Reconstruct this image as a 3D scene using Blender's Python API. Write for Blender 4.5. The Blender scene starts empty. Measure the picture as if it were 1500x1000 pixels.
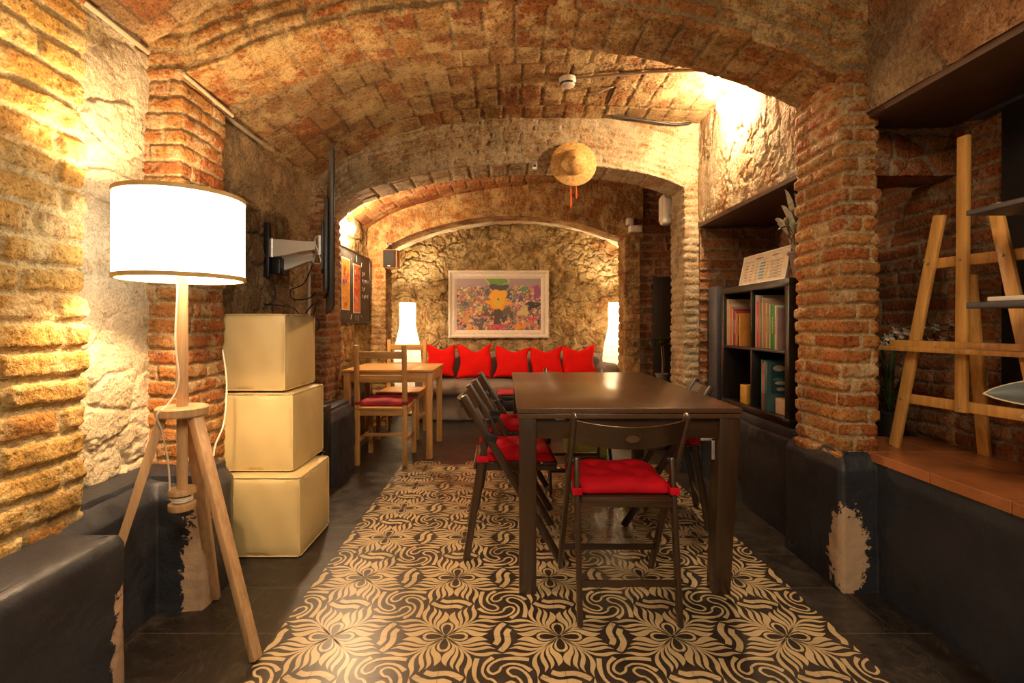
import bpy, bmesh, math, random
import numpy as np
from mathutils import Vector, Matrix
PI = math.pi
random.seed(7)
C = bpy.context.scene.collection
FPX, CX, HY, CAMH = 717.0, 740.0, 474.0, 1.10
def at(px, py, Y):
    return Vector(((px-CX)*Y/FPX, Y, CAMH-(py-HY)*Y/FPX))

# ---------------------------------------------------------------- noise
def fr(x): return x-np.floor(x)
def hsh(i, j, k=0.0): return fr(np.sin(i*127.1+j*311.7+k*74.7)*43758.5453)
def vn(x, y, z):
    i, j, k = np.floor(x), np.floor(y), np.floor(z)
    f, g, h = x-i, y-j, z-k
    f = f*f*(3-2*f); g = g*g*(3-2*g); h = h*h*(3-2*h)
    r = 0
    for a in (0, 1):
        for b in (0, 1):
            for c in (0, 1):
                r = r+hsh(i+a, j+b, k+c)*(f if a else 1-f)*(g if b else 1-g)*(h if c else 1-h)
    return r
def fbm(p, sc, octs=3, off=0.0):
    r, a, t = 0, 1.0, 0
    for o in range(octs):
        q = p*(sc*2**o)+off+17.3*o
        r = r+a*vn(q[..., 0], q[..., 1], q[..., 2]); t += a; a *= .5
    return r/t
def sstep(a, b, x):
    t = np.clip((x-a)/(b-a), 0, 1); return t*t*(3-2*t)
def voro(x, y):
    i, j = np.floor(x), np.floor(y)
    f1 = np.full(x.shape, 9.0); f2 = f1.copy(); idd = np.zeros(x.shape)
    for a in (-1, 0, 1):
        for b in (-1, 0, 1):
            cx, cy = i+a, j+b
            px = cx+.15+.7*hsh(cx, cy, 1.); py = cy+.15+.7*hsh(cx, cy, 2.)
            d = np.hypot(x-px, y-py); h = hsh(cx, cy, 3.)
            m = d < f1
            f2 = np.where(m, f1, np.minimum(f2, d)); idd = np.where(m, h, idd); f1 = np.where(m, d, f1)
    return f1, f2, idd

# ---------------------------------------------------------------- materials
def new_mat(name):
    m = bpy.data.materials.new(name); m.use_nodes = True
    nt = m.node_tree; b = nt.nodes['Principled BSDF']
    return m, nt, b
def N(nt, t, **kw):
    n = nt.nodes.new(t)
    for k, v in kw.items():
        if k in n.inputs: n.inputs[k].default_value = v
        else: setattr(n, k, v)
    return n
def rgba(c): return (c[0], c[1], c[2], 1)
def mixc(nt, fac, a, b, mode='MIX'):
    n = nt.nodes.new('ShaderNodeMix'); n.data_type = 'RGBA'; n.blend_type = mode
    for s, v in ((n.inputs[0], fac), (n.inputs[6], a), (n.inputs[7], b)):
        if hasattr(v, 'links') or isinstance(v, bpy.types.NodeSocket): nt.links.new(v, s)
        elif isinstance(v, (int, float)): s.default_value = v
        else: s.default_value = rgba(v)
    return n.outputs[2]
def ramp(nt, src, stops):
    r = nt.nodes.new('ShaderNodeValToRGB'); nt.links.new(src, r.inputs[0])
    e = r.color_ramp.elements
    while len(e) < len(stops): e.new(.5)
    for q, (p, c) in zip(e, stops):
        q.position = p; q.color = rgba(c) if not isinstance(c, (int, float)) else (c, c, c, 1)
    return r.outputs[0]
def simple(name, col, rough=.5, metal=0., var=.12, scale=30., bump=.0, bscale=200., stretch=(1, 1, 1), coat=0., spec=.5, sheen=0.):
    m, nt, b = new_mat(name)
    tc = N(nt, 'ShaderNodeTexCoord'); mp = N(nt, 'ShaderNodeMapping'); mp.inputs['Scale'].default_value = stretch
    nt.links.new(tc.outputs['Object'], mp.inputs[0])
    no = N(nt, 'ShaderNodeTexNoise', Scale=scale, Detail=4.); nt.links.new(mp.outputs[0], no.inputs['Vector'])
    lo = [max(0, c*(1-var*1.6)) for c in col]; hi = [min(1, c*(1+var)) for c in col]
    nt.links.new(ramp(nt, no.outputs['Fac'], [(.3, lo), (.7, hi)]), b.inputs['Base Color'])
    b.inputs['Roughness'].default_value = rough; b.inputs['Metallic'].default_value = metal
    b.inputs['Specular IOR Level'].default_value = spec
    if coat: b.inputs['Coat Weight'].default_value = coat; b.inputs['Coat Roughness'].default_value = .15
    if sheen: b.inputs['Sheen Weight'].default_value = sheen
    if bump:
        n2 = N(nt, 'ShaderNodeTexNoise', Scale=bscale, Detail=3.); nt.links.new(mp.outputs[0], n2.inputs['Vector'])
        bp = N(nt, 'ShaderNodeBump', Strength=bump, Distance=.002); nt.links.new(n2.outputs['Fac'], bp.inputs['Height'])
        nt.links.new(bp.outputs[0], b.inputs['Normal'])
    return m
def emit(name, col, strength):
    m, nt, b = new_mat(name)
    b.inputs['Base Color'].default_value = rgba(col); b.inputs['Emission Color'].default_value = rgba(col)
    b.inputs['Emission Strength'].default_value = strength
    return m
def masonry(name, cols, mortar, wash, wash_amt=.5, wash_sc=6., rough=.88, bump=.9, dirt=.35, fine=60.):
    """brick / stone colours from the per-stone tone attribute, mortar from the joint attribute"""
    m, nt, b = new_mat(name)
    tc = N(nt, 'ShaderNodeTexCoord')
    at_ = N(nt, 'ShaderNodeAttribute', attribute_name='tone'); am = N(nt, 'ShaderNodeAttribute', attribute_name='stone')
    def noise(sc, det=5., r=.6):
        n = N(nt, 'ShaderNodeTexNoise', Scale=sc, Detail=det, Roughness=r); nt.links.new(tc.outputs['Object'], n.inputs['Vector']); return n.outputs['Fac']
    n1 = noise(14.); n2 = noise(fine); n3 = noise(wash_sc, 8., .68); n4 = noise(2.2, 3.)
    base = ramp(nt, at_.outputs['Fac'], [(.0, cols[0]), (.35, cols[1]), (.7, cols[2]), (1., cols[3])])
    v = ramp(nt, n1, [(.28, 1-dirt), (.62, 1.)])
    base = mixc(nt, 1., base, v, 'MULTIPLY')
    # pores
    por = ramp(nt, n2, [(.32, .25), (.47, 1.)])
    base = mixc(nt, .8, base, por, 'MULTIPLY')
    mo = mixc(nt, 1., rgb_of(nt, mortar), ramp(nt, n2, [(.3, .6), (.6, 1.)]), 'MULTIPLY')
    # joint mask perturbed
    ad = N(nt, 'ShaderNodeMath', operation='ADD'); sb = N(nt, 'ShaderNodeMath', operation='MULTIPLY_ADD')
    nt.links.new(n2, sb.inputs[0]); sb.inputs[1].default_value = .5; sb.inputs[2].default_value = -.25
    nt.links.new(am.outputs['Fac'], ad.inputs[0]); nt.links.new(sb.outputs[0], ad.inputs[1])
    mk = ramp(nt, ad.outputs[0], [(.35, 0.), (.6, 1.)])
    c = mixc(nt, mk, mo, base)
    # lime wash patches
    th = .5+(.5-wash_amt)*.35
    mx = N(nt, 'ShaderNodeMath', operation='MULTIPLY_ADD'); nt.links.new(n2, mx.inputs[0]); mx.inputs[1].default_value = .25; nt.links.new(n3, mx.inputs[2])
    wm = ramp(nt, mx.outputs[0], [(min(.95, th+.08), 0.), (min(.99, th+.2), .85)])
    c = mixc(nt, wm, c, wash)
    c = mixc(nt, .8, c, ramp(nt, n4, [(.33, .50), (.58, 1.)]), 'MULTIPLY')
    n5 = noise(130., 3.); c = mixc(nt, .8, c, ramp(nt, n5, [(.36, .55), (.52, 1.)]), 'MULTIPLY')
    nt.links.new(c, b.inputs['Base Color']); b.inputs['Roughness'].default_value = rough
    b.inputs['Specular IOR Level'].default_value = .25
    hm = N(nt, 'ShaderNodeMath', operation='ADD'); nt.links.new(n1, hm.inputs[0]); nt.links.new(n2, hm.inputs[1])
    bp = N(nt, 'ShaderNodeBump', Strength=min(1., bump*1.1), Distance=.012); nt.links.new(hm.outputs[0], bp.inputs['Height'])
    nt.links.new(bp.outputs[0], b.inputs['Normal'])
    return m
def rgb_of(nt, c):
    n = N(nt, 'ShaderNodeRGB'); n.outputs[0].default_value = rgba(c); return n.outputs[0]

CREAM = (.62, .45, .26)
M = {}
M['brick_left'] = masonry('brick_left', [(.42,.17,.04),(.52,.27,.06),(.60,.36,.10),(.56,.30,.07)], (.60,.43,.20), (.66,.48,.22), .40)
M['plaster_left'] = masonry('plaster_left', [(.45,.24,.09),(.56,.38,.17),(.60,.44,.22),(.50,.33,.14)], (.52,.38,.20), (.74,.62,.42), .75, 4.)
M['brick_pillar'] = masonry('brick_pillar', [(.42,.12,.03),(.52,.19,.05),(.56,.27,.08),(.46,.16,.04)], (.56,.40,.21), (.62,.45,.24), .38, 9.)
M['brick_arch'] = masonry('brick_arch', [(.40,.13,.03),(.50,.21,.06),(.56,.31,.10),(.36,.14,.05)], (.40,.26,.12), (.62,.43,.19), .46, 7.)
M['vault_tile'] = masonry('vault_tile', [(.40,.15,.05),(.48,.25,.10),(.55,.35,.16),(.36,.18,.07)], (.26,.15,.07), (.64,.46,.22), .46, 5.)
M['vault_red'] = masonry('vault_red', [(.42,.13,.04),(.48,.19,.06),(.52,.25,.09),(.38,.12,.04)], (.32,.18,.09), (.56,.38,.20), .35, 5.)
M['face_light'] = masonry('face_light', [(.48,.26,.11),(.54,.34,.16),(.56,.38,.20),(.42,.22,.09)], (.50,.37,.22), (.60,.48,.31), .58, 6.)
M['plaster_red'] = masonry('plaster_red', [(.34,.15,.06),(.42,.23,.10),(.46,.28,.13),(.36,.17,.07)], (.38,.24,.12), (.55,.38,.20), .40, 4.)
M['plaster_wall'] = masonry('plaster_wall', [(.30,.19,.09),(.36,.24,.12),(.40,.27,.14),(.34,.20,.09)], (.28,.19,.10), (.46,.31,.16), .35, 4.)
M['rubble'] = masonry('rubble', [(.42,.25,.09),(.54,.36,.14),(.60,.43,.20),(.50,.26,.09)], (.34,.22,.10), (.66,.50,.26), .46, 7., dirt=.5)
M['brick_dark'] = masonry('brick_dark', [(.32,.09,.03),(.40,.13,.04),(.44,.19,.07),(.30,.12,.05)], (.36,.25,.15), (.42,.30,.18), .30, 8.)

def paint_mat(name, col, flakes=()):
    m, nt, b = new_mat(name)
    tc = N(nt, 'ShaderNodeTexCoord')
    no = N(nt, 'ShaderNodeTexNoise', Scale=5., Detail=6.); nt.links.new(tc.outputs['Object'], no.inputs['Vector'])
    n2 = N(nt, 'ShaderNodeTexNoise', Scale=28., Detail=6., Roughness=.7); nt.links.new(tc.outputs['Object'], n2.inputs['Vector'])
    c = ramp(nt, no.outputs['Fac'], [(.3, [x*.75 for x in col]), (.7, [x*1.25 for x in col])])
    for (p, sc) in flakes:
        mp = N(nt, 'ShaderNodeMapping'); mp.vector_type = 'POINT'
        mp.inputs['Location'].default_value = [-a/s for a, s in zip(p, sc)]; mp.inputs['Scale'].default_value = [1/s for s in sc]
        nt.links.new(tc.outputs['Object'], mp.inputs[0])
        ln = N(nt, 'ShaderNodeVectorMath', operation='LENGTH'); nt.links.new(mp.outputs[0], ln.inputs[0])
        ad = N(nt, 'ShaderNodeMath', operation='MULTIPLY_ADD'); nt.links.new(n2.outputs['Fac'], ad.inputs[0]); ad.inputs[1].default_value = 1.6
        nt.links.new(ln.outputs['Value'], ad.inputs[2])
        mk = ramp(nt, ad.outputs[0], [(0., 1.), (.9, 1.), (.93, 0.)])
        s2 = N(nt, 'ShaderNodeMath', operation='MULTIPLY_ADD'); nt.links.new(ad.outputs[0], s2.inputs[0]); s2.inputs[1].default_value = .5; s2.inputs[2].default_value = 0.
        mk = ramp(nt, s2.outputs[0], [(.84, 1.), (.86, 0.)])
        c = mixc(nt, mk, c, (.50, .34, .22))
    nt.links.new(c, b.inputs['Base Color']); b.inputs['Roughness'].default_value = .42
    bp = N(nt, 'ShaderNodeBump', Strength=.5, Distance=.01); nt.links.new(n2.outputs['Fac'], bp.inputs['Height']); nt.links.new(bp.outputs[0], b.inputs['Normal'])
    return m
M['paint'] = paint_mat('dark_paint', (.023, .025, .033), [((-1.165,1.88,.08),(.075,.07,.36)), ((-1.155,1.49,.02),(.06,.06,.30)), ((1.40,2.0,.17),(.085,.09,.20))])

def wood(name, col, rough=.4, axis=2, dark=.35, coat=0.):
    st = [9, 9, 9]; st[axis] = .7
    m, nt, b = new_mat(name)
    tc = N(nt, 'ShaderNodeTexCoord'); mp = N(nt, 'ShaderNodeMapping'); mp.inputs['Scale'].default_value = st
    nt.links.new(tc.outputs['Object'], mp.inputs[0])
    n1 = N(nt, 'ShaderNodeTexNoise', Scale=6., Detail=5., Roughness=.65); nt.links.new(mp.outputs[0], n1.inputs['Vector'])
    n2 = N(nt, 'ShaderNodeTexNoise', Scale=1.2, Detail=2.); nt.links.new(mp.outputs[0], n2.inputs['Vector'])
    c = ramp(nt, n1.outputs['Fac'], [(.3, [x*(1-dark) for x in col]), (.6, col), (.8, [min(1, x*1.1) for x in col])])
    c = mixc(nt, .6, c, ramp(nt, n2.outputs['Fac'], [(.35, .8), (.6, 1.)]), 'MULTIPLY')
    nt.links.new(c, b.inputs['Base Color']); b.inputs['Roughness'].default_value = rough
    if coat: b.inputs['Coat Weight'].default_value = coat; b.inputs['Coat Roughness'].default_value = .2
    bp = N(nt, 'ShaderNodeBump', Strength=.12, Distance=.002); nt.links.new(n1.outputs['Fac'], bp.inputs['Height']); nt.links.new(bp.outputs[0], b.inputs['Normal'])
    return m
M['beech'] = wood('beech_wood', (.62,.38,.19))
M['pine'] = wood('pine_wood', (.60,.32,.10))
M['pine_x'] = wood('pine_wood_x', (.60,.32,.10), axis=0)
M['pine_y'] = wood('pine_wood_y', (.60,.32,.10), axis=1)
M['easel'] = wood('easel_wood', (.74,.38,.10))
M['walnut'] = wood('dark_brown_wood', (.050,.024,.011), .32, coat=.3)
M['walnut_top'] = wood('dark_brown_table_top', (.105,.055,.028), .25, axis=1, dark=.2, coat=.35)
M['walnut_x'] = wood('dark_brown_wood_x', (.050,.024,.011), .32, axis=0, coat=.3)
M['black_wood'] = simple('black_brown_wood', (.009,.006,.005), .35, scale=8)
M['soffit'] = wood('soffit_planks', (.10,.045,.022), .5, axis=1)
M['slate_panel'] = simple('grey_board', (.060,.060,.075), .5)
M['leather'] = simple('cream_leatherette', (.62,.475,.22), .42, var=.06, scale=4, bump=.25, bscale=90)
M['red'] = simple('red_fabric', (.50,.003,.012), .8, var=.15, scale=9, bump=.3, bscale=350, spec=.2)
M['red_pillow'] = simple('bright_red_fabric', (.74,.006,.004), .85, var=.06, scale=9, bump=.3, bscale=350, spec=.2)
M['dark_red'] = simple('dark_red_fabric', (.30,.008,.02), .7, var=.2, scale=20, bump=.3, bscale=300)
M['sofa'] = simple('taupe_sofa_fabric', (.19,.145,.12), .9, var=.12, scale=12, bump=.4, bscale=300, sheen=.3)
M['white_frame'] = simple('white_painted_wood', (.80,.74,.66), .5, var=.05)
M['white_plastic'] = simple('white_plastic', (.75,.68,.58), .4, var=.03)
M['black_plastic'] = simple('black_plastic', (.012,.012,.013), .35, var=.1)
M['black_gloss'] = simple('black_glass', (.006,.006,.007), .08)
M['tv_back'] = simple('tv_back_plastic', (.014,.012,.011), .45)
M['silver'] = simple('silver_metal', (.55,.52,.48), .35, .8)
M['steel'] = simple('steel_bracket', (.6,.55,.5), .35, .7)
M['grey_pipe'] = simple('grey_conduit', (.38,.30,.22), .5)
M['cream_pipe'] = simple('cream_conduit', (.62,.48,.30), .5)
M['black_cable'] = simple('black_cable', (.012,.010,.009), .5)
M['white_cable'] = simple('white_cable', (.80,.72,.58), .5)
M['straw'] = simple('woven_straw', (.74,.43,.14), .7, var=.25, scale=60, stretch=(1,1,1), bump=.6, bscale=160)
M['orange_string'] = simple('orange_red_string', (.80,.10,.02), .7)
M['terracotta'] = simple('terracotta_tile', (.36,.13,.045), .30, var=.25, scale=5, bump=.1)
M['grille'] = simple('speaker_grille', (.012,.011,.010), .8, bump=.5, bscale=900)
M['cherry'] = wood('cherry_veneer', (.45,.14,.05))
M['leaf'] = simple('dark_green_leaf', (.035,.055,.018), .35, var=.5, scale=14)
M['leaf_olive'] = simple('olive_leaf', (.10,.10,.02), .4, var=.5, scale=12)
M['leaf_silver'] = simple('silver_leaf', (.42,.43,.36), .3, var=.35, scale=18, stretch=(1,1,3))
M['leaf_dark'] = simple('smoky_leaf', (.06,.065,.055), .3, var=.5, scale=9)
M['leaf_edge'] = simple('cream_leaf_edge', (.52,.42,.24), .4)
M['petal'] = simple('white_petal', (.60,.55,.48), .6)
M['pot_taupe'] = simple('taupe_pot', (.20,.13,.085), .5)
M['pot_black'] = simple('black_pot', (.012,.012,.012), .4)
M['pot_grey'] = simple('grey_pot', (.20,.17,.13), .5)
M['soil'] = simple('soil', (.02,.012,.008), .95)
M['bark'] = simple('bark', (.25,.16,.09), .8)
M['gold_rim'] = simple('gold_trim', (.55,.36,.12), .45, var=.1)
M['olive_fabric'] = simple('olive_fabric', (.12,.13,.02), .8)
M['chalk'] = simple('chalk', (.38,.34,.29), .9)
M['chalkboard'] = simple('chalkboard_slate', (.050,.044,.038), .6, var=.3, scale=9)
def shade_mat(name, col, strength, tr=.0):
    m, nt, b = new_mat(name)
    b.inputs['Base Color'].default_value = rgba((.85, .82, .75)); b.inputs['Roughness'].default_value = .9
    b.inputs['Emission Color'].default_value = rgba(col); b.inputs['Emission Strength'].default_value = strength
    return m
M['shade'] = shade_mat('lit_fabric_shade', (1., .90, .74), 3.6)
def paper_mat():
    m, nt, b = new_mat('rice_paper')
    out = nt.nodes['Material Output']
    tl = N(nt, 'ShaderNodeBsdfTranslucent'); tl.inputs[0].default_value = (.92, .88, .80, 1)
    df = N(nt, 'ShaderNodeBsdfDiffuse'); df.inputs[0].default_value = (.85, .80, .72, 1)
    mx = N(nt, 'ShaderNodeMixShader'); mx.inputs[0].default_value = .6
    nt.links.new(df.outputs[0], mx.inputs[1]); nt.links.new(tl.outputs[0], mx.inputs[2]); nt.links.new(mx.outputs[0], out.inputs[0])
    return m
M['paper'] = paper_mat()
M['bulb'] = emit('glowing_bulb', (1., .66, .35), 950.)
M['bulb_paper'] = emit('glowing_paper_lamp_bulb', (1., .74, .46), 1500.)
M['globe'] = emit('glowing_globe', (1., .70, .40), 450.)
M['globe_left'] = emit('glowing_globe_left', (1., .68, .38), 560.)

# slate floor
def slate():
    m, nt, b = new_mat('dark_slate_floor')
    tc = N(nt, 'ShaderNodeTexCoord')
    mp = N(nt, 'ShaderNodeMapping'); mp.inputs['Rotation'].default_value = (0, 0, 0); mp.inputs['Location'].default_value = (.1, .06, 0)
    nt.links.new(tc.outputs['Object'], mp.inputs[0])
    bt = N(nt, 'ShaderNodeTexBrick', Scale=1.); bt.offset = .5
    bt.inputs['Mortar Size'].default_value = .0022; bt.inputs['Brick Width'].default_value = .6; bt.inputs['Row Height'].default_value = .30
    bt.inputs['Color1'].default_value = (.013, .010, .009, 1); bt.inputs['Color2'].default_value = (.023, .017, .014, 1); bt.inputs['Mortar'].default_value = (.075, .055, .036, 1)
    nt.links.new(mp.outputs[0], bt.inputs['Vector'])
    no = N(nt, 'ShaderNodeTexNoise', Scale=9., Detail=8., Roughness=.7); nt.links.new(tc.outputs['Object'], no.inputs['Vector'])
    n2 = N(nt, 'ShaderNodeTexNoise', Scale=3., Detail=6., Roughness=.7, Distortion=2.); nt.links.new(tc.outputs['Object'], n2.inputs['Vector'])
    vein = ramp(nt, n2.outputs['Fac'], [(.485, 0.), (.5, .22), (.515, 0.)])
    c = mixc(nt, 1., bt.outputs['Color'], ramp(nt, no.outputs['Fac'], [(.3, .45), (.7, 1.5)]), 'MULTIPLY')
    c = mixc(nt, vein, c, (.16, .11, .075))
    nt.links.new(c, b.inputs['Base Color'])
    nt.links.new(ramp(nt, no.outputs['Fac'], [(.3, .28), (.7, .5)]), b.inputs['Roughness'])
    bp = N(nt, 'ShaderNodeBump', Strength=.5, Distance=.006); nt.links.new(no.outputs['Fac'], bp.inputs['Height']); nt.links.new(bp.outputs[0], b.inputs['Normal'])
    return m
M['slate'] = slate()
M['tile_dark'] = simple('cement_tile_dark', (.034,.024,.018), .33, var=.3, scale=14)
M['tile_cream'] = simple('cement_tile_cream', (.50,.37,.20), .33, var=.10, scale=7)

# ---------------------------------------------------------------- object helpers
def mark(o, label=None, cat=None, group=None, kind=None):
    if label: o['label'] = label
    if cat: o['category'] = cat
    if group: o['group'] = group
    if kind: o['kind'] = kind
    return o
def thing(name, label, cat, loc=(0, 0, 0), rz=0., group=None):
    o = bpy.data.objects.new(name, None); C.objects.link(o)
    o.location = loc; o.rotation_euler = (0, 0, rz); o.empty_display_size = .1
    return mark(o, label, cat, group)
def copy_tree(o, parent=None):
    c = o.copy(); C.objects.link(c)
    if parent is not None: c.parent = parent
    for ch in list(o.children): copy_tree(ch, c)
    return c
class MB:
    def __init__(s): s.bm = bmesh.new(); s.uv = None
    def _add(s, b2, mat=None, idx=0):
        if mat is not None: b2.transform(mat)
        for f in b2.faces: f.material_index = idx
        me = bpy.data.meshes.new('t'); b2.to_mesh(me); s.bm.from_mesh(me); bpy.data.meshes.remove(me); b2.free()
        return s
    def box(s, c, size, rot=None, bev=.003, seg=2, idx=0):
        b2 = bmesh.new(); bmesh.ops.create_cube(b2, size=1)
        bmesh.ops.scale(b2, vec=size, verts=b2.verts)
        if bev and bev > 0:
            bmesh.ops.bevel(b2, geom=b2.edges[:], offset=min(bev, min(size)*.45), segments=seg, affect='EDGES', profile=.5)
        m = Matrix.Translation(c)
        if rot is not None: m = m @ rot
        return s._add(b2, m, idx)
    def bb(s, lo, hi, bev=.003, seg=2, idx=0):
        return s.box([(a+b)/2 for a, b in zip(lo, hi)], [abs(b-a) for a, b in zip(lo, hi)], None, bev, seg, idx)
    def beam(s, p0, p1, w, d, side=(1, 0, 0), bev=.003, idx=0, taper=1.):
        """rectangular bar from p0 to p1, w measured along side"""
        p0, p1 = Vector(p0), Vector(p1); z = (p1-p0); L = z.length; z.normalize()
        x = Vector(side); x = (x-z*x.dot(z)).normalized(); y = z.cross(x)
        b2 = bmesh.new(); bmesh.ops.create_cube(b2, size=1); bmesh.ops.scale(b2, vec=(w, d, L), verts=b2.verts)
        if taper != 1.:
            for v in b2.verts:
                if v.co.z > 0: v.co.x *= taper; v.co.y *= taper
        if bev: bmesh.ops.bevel(b2, geom=b2.edges[:], offset=min(bev, w*.45, d*.45), segments=2, affect='EDGES', profile=.5)
        m = Matrix((x, y, z)).transposed().to_4x4(); m.translation = (p0+p1)/2
        return s._add(b2, m, idx)
    def cyl(s, p0, p1, r0, r1=None, n=20, idx=0, caps=True):
        p0, p1 = Vector(p0), Vector(p1); z = p1-p0; L = z.length
        b2 = bmesh.new(); bmesh.ops.create_cone(b2, cap_ends=caps, segments=n, radius1=r0, radius2=r0 if r1 is None else r1, depth=L)
        m = z.to_track_quat('Z', 'Y').to_matrix().to_4x4(); m.translation = (p0+p1)/2
        return s._add(b2, m, idx)
    def lathe(s, prof, n=40, mat=None, idx=0, rmod=None):
        b2 = bmesh.new(); rows = []
        for (r, z) in prof:
            if r < 1e-5: rows.append([b2.verts.new((0, 0, z))])
            else: rows.append([b2.verts.new((r*math.cos(2*PI*k/n)*(rmod(k, z) if rmod else 1), r*math.sin(2*PI*k/n)*(rmod(k, z) if rmod else 1), z)) for k in range(n)])
        for a, b in zip(rows, rows[1:]):
            for k in range(n):
                q = (k+1) % n
                if len(a) == 1 and len(b) == 1: continue
                if len(a) == 1: b2.faces.new((a[0], b[q], b[k]))
                elif len(b) == 1: b2.faces.new((a[k], a[q], b[0]))
                else: b2.faces.new((a[k], a[q], b[q], b[k]))
        bmesh.ops.recalc_face_normals(b2, faces=b2.faces)
        return s._add(b2, mat, idx)
    def tube(s, pts, r, n=8, idx=0, smooth=True, closed=False):
        P = [Vector(p) for p in pts]
        if smooth and len(P) > 2: P = crom(P, 6)
        b2 = bmesh.new(); rings = []
        up = Vector((0, 0, 1)); t0 = (P[1]-P[0]).normalized()
        x = t0.cross(up) if abs(t0.dot(up)) < .95 else t0.cross(Vector((1, 0, 0))); x.normalize()
        for i, p in enumerate(P):
            t = (P[min(i+1, len(P)-1)]-P[max(i-1, 0)]).normalized()
            x = (x-t*x.dot(t)).normalized(); y = t.cross(x)
            rr = r[i*len(r)//len(P)] if isinstance(r, (list, tuple)) else r
            rings.append([b2.verts.new(p+x*rr*math.cos(2*PI*k/n)+y*rr*math.sin(2*PI*k/n)) for k in range(n)])
        for a, b in zip(rings, rings[1:]):
            for k in range(n): b2.faces.new((a[k], a[(k+1) % n], b[(k+1) % n], b[k]))
        b2.faces.new(rings[0][::-1]); b2.faces.new(rings[-1])
        return s._add(b2, None, idx)
    def quadgrid(s, fn, nu, nv, idx=0, closed_u=False):
        b2 = bmesh.new(); V = [[b2.verts.new(fn(i/nu, j/nv)) for j in range(nv+1)] for i in range(nu+1)]
        for i in range(nu):
            for j in range(nv): b2.faces.new((V[i][j], V[i+1][j], V[i+1][j+1], V[i][j+1]))
        return s._add(b2, None, idx)
    def poly(s, pts, depth=None, idx=0):
        """planar polygon, extruded by vector depth"""
        b2 = bmesh.new(); vs = [b2.verts.new(p) for p in pts]; f = b2.faces.new(vs)
        if depth is not None:
            r = bmesh.ops.extrude_face_region(b2, geom=[f]); ev = [g for g in r['geom'] if isinstance(g, bmesh.types.BMVert)]
            bmesh.ops.translate(b2, vec=depth, verts=ev)
        bmesh.ops.recalc_face_normals(b2, faces=b2.faces)
        return s._add(b2, None, idx)
    def obj(s, name, mat, parent=None, world=False, smooth=30, weld=False):
        if weld: bmesh.ops.remove_doubles(s.bm, verts=s.bm.verts, dist=1e-5)
        me = bpy.data.meshes.new(name)
        if world and parent is not None:
            off = Vector(parent.location)
            p = parent.parent
            while p is not None: off += p.location; p = p.parent
            s.bm.transform(Matrix.Translation(-off))
        s.bm.to_mesh(me); s.bm.free()
        for m in (mat if isinstance(mat, (list, tuple)) else [mat]): me.materials.append(m)
        if smooth:
            me.polygons.foreach_set('use_smooth', [True]*len(me.polygons))
            me.set_sharp_from_angle(angle=math.radians(smooth))
        o = bpy.data.objects.new(name, me); C.objects.link(o)
        if parent is not None: o.parent = parent
        return o
def crom(P, k):
    out = []
    for i in range(len(P)-1):
        a, b, c, d = P[max(i-1, 0)], P[i], P[i+1], P[min(i+2, len(P)-1)]
        for j in range(k):
            t = j/k
            out.append(.5*((2*b)+(c-a)*t+(2*a-5*b+4*c-d)*t*t+(3*b-a-3*c+d)*t**3))
    out.append(P[-1]); return out

# ---------------------------------------------------------------- masonry surfaces
class Path:
    def __init__(s, pts, smooth=False):
        P = [Vector(p) for p in pts]
        if smooth: P = crom(P, 10)
        a = np.array([list(p) for p in P]); s.a = a
        d = np.linalg.norm(np.diff(a, axis=0), axis=1); s.s = np.concatenate([[0], np.cumsum(d)]); s.L = s.s[-1]
    def __call__(s, q):
        return np.stack([np.interp(q, s.s, s.a[:, k]) for k in range(s.a.shape[1])], -1)
def surface(name, P, s0, s1, t0, t1, step, pat, mat, flip=False, eps=.010, kind='structure'):
    ns, nt = max(2, int((s1-s0)/step)), max(2, int((t1-t0)/step))
    S, T = np.meshgrid(np.linspace(s0, s1, ns+1), np.linspace(t0, t1, nt+1), indexing='ij')
    pos = P(S, T)
    ds = P(S+eps, T)-P(S-eps, T); dt = P(S, T+eps)-P(S, T-eps)
    n = np.cross(ds, dt)
    if flip: n = -n
    n /= np.maximum(np.linalg.norm(n, axis=-1, keepdims=True), 1e-9)
    h, st, tone = pat(S, T, pos)
    pos = pos+n*h[..., None]
    idx = np.arange((ns+1)*(nt+1)).reshape(ns+1, nt+1)
    q = np.stack([idx[:-1, :-1], idx[1:, :-1], idx[1:, 1:], idx[:-1, 1:]], -1).reshape(-1, 4)
    if flip: q = q[:, ::-1]
    me = bpy.data.meshes.new(name)
    nv, nf = pos.shape[0]*pos.shape[1], len(q)
    me.vertices.add(nv); me.vertices.foreach_set('co', pos.reshape(-1).astype(np.float32))
    me.loops.add(nf*4); me.loops.foreach_set('vertex_index', q.reshape(-1).astype(np.int32))
    me.polygons.add(nf); me.polygons.foreach_set('loop_start', (np.arange(nf)*4).astype(np.int32))
    me.polygons.foreach_set('use_smooth', np.ones(nf, bool))
    for an, arr in (('tone', tone), ('stone', st)):
        a = me.attributes.new(an, 'FLOAT', 'POINT'); a.data.foreach_set('value', np.broadcast_to(arr, S.shape).reshape(-1).astype(np.float32))
    me.update(); me.validate()
    me.materials.append(mat)
    o = bpy.data.objects.new(name, me); C.objects.link(o)
    if kind: o['kind'] = kind
    return o
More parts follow.
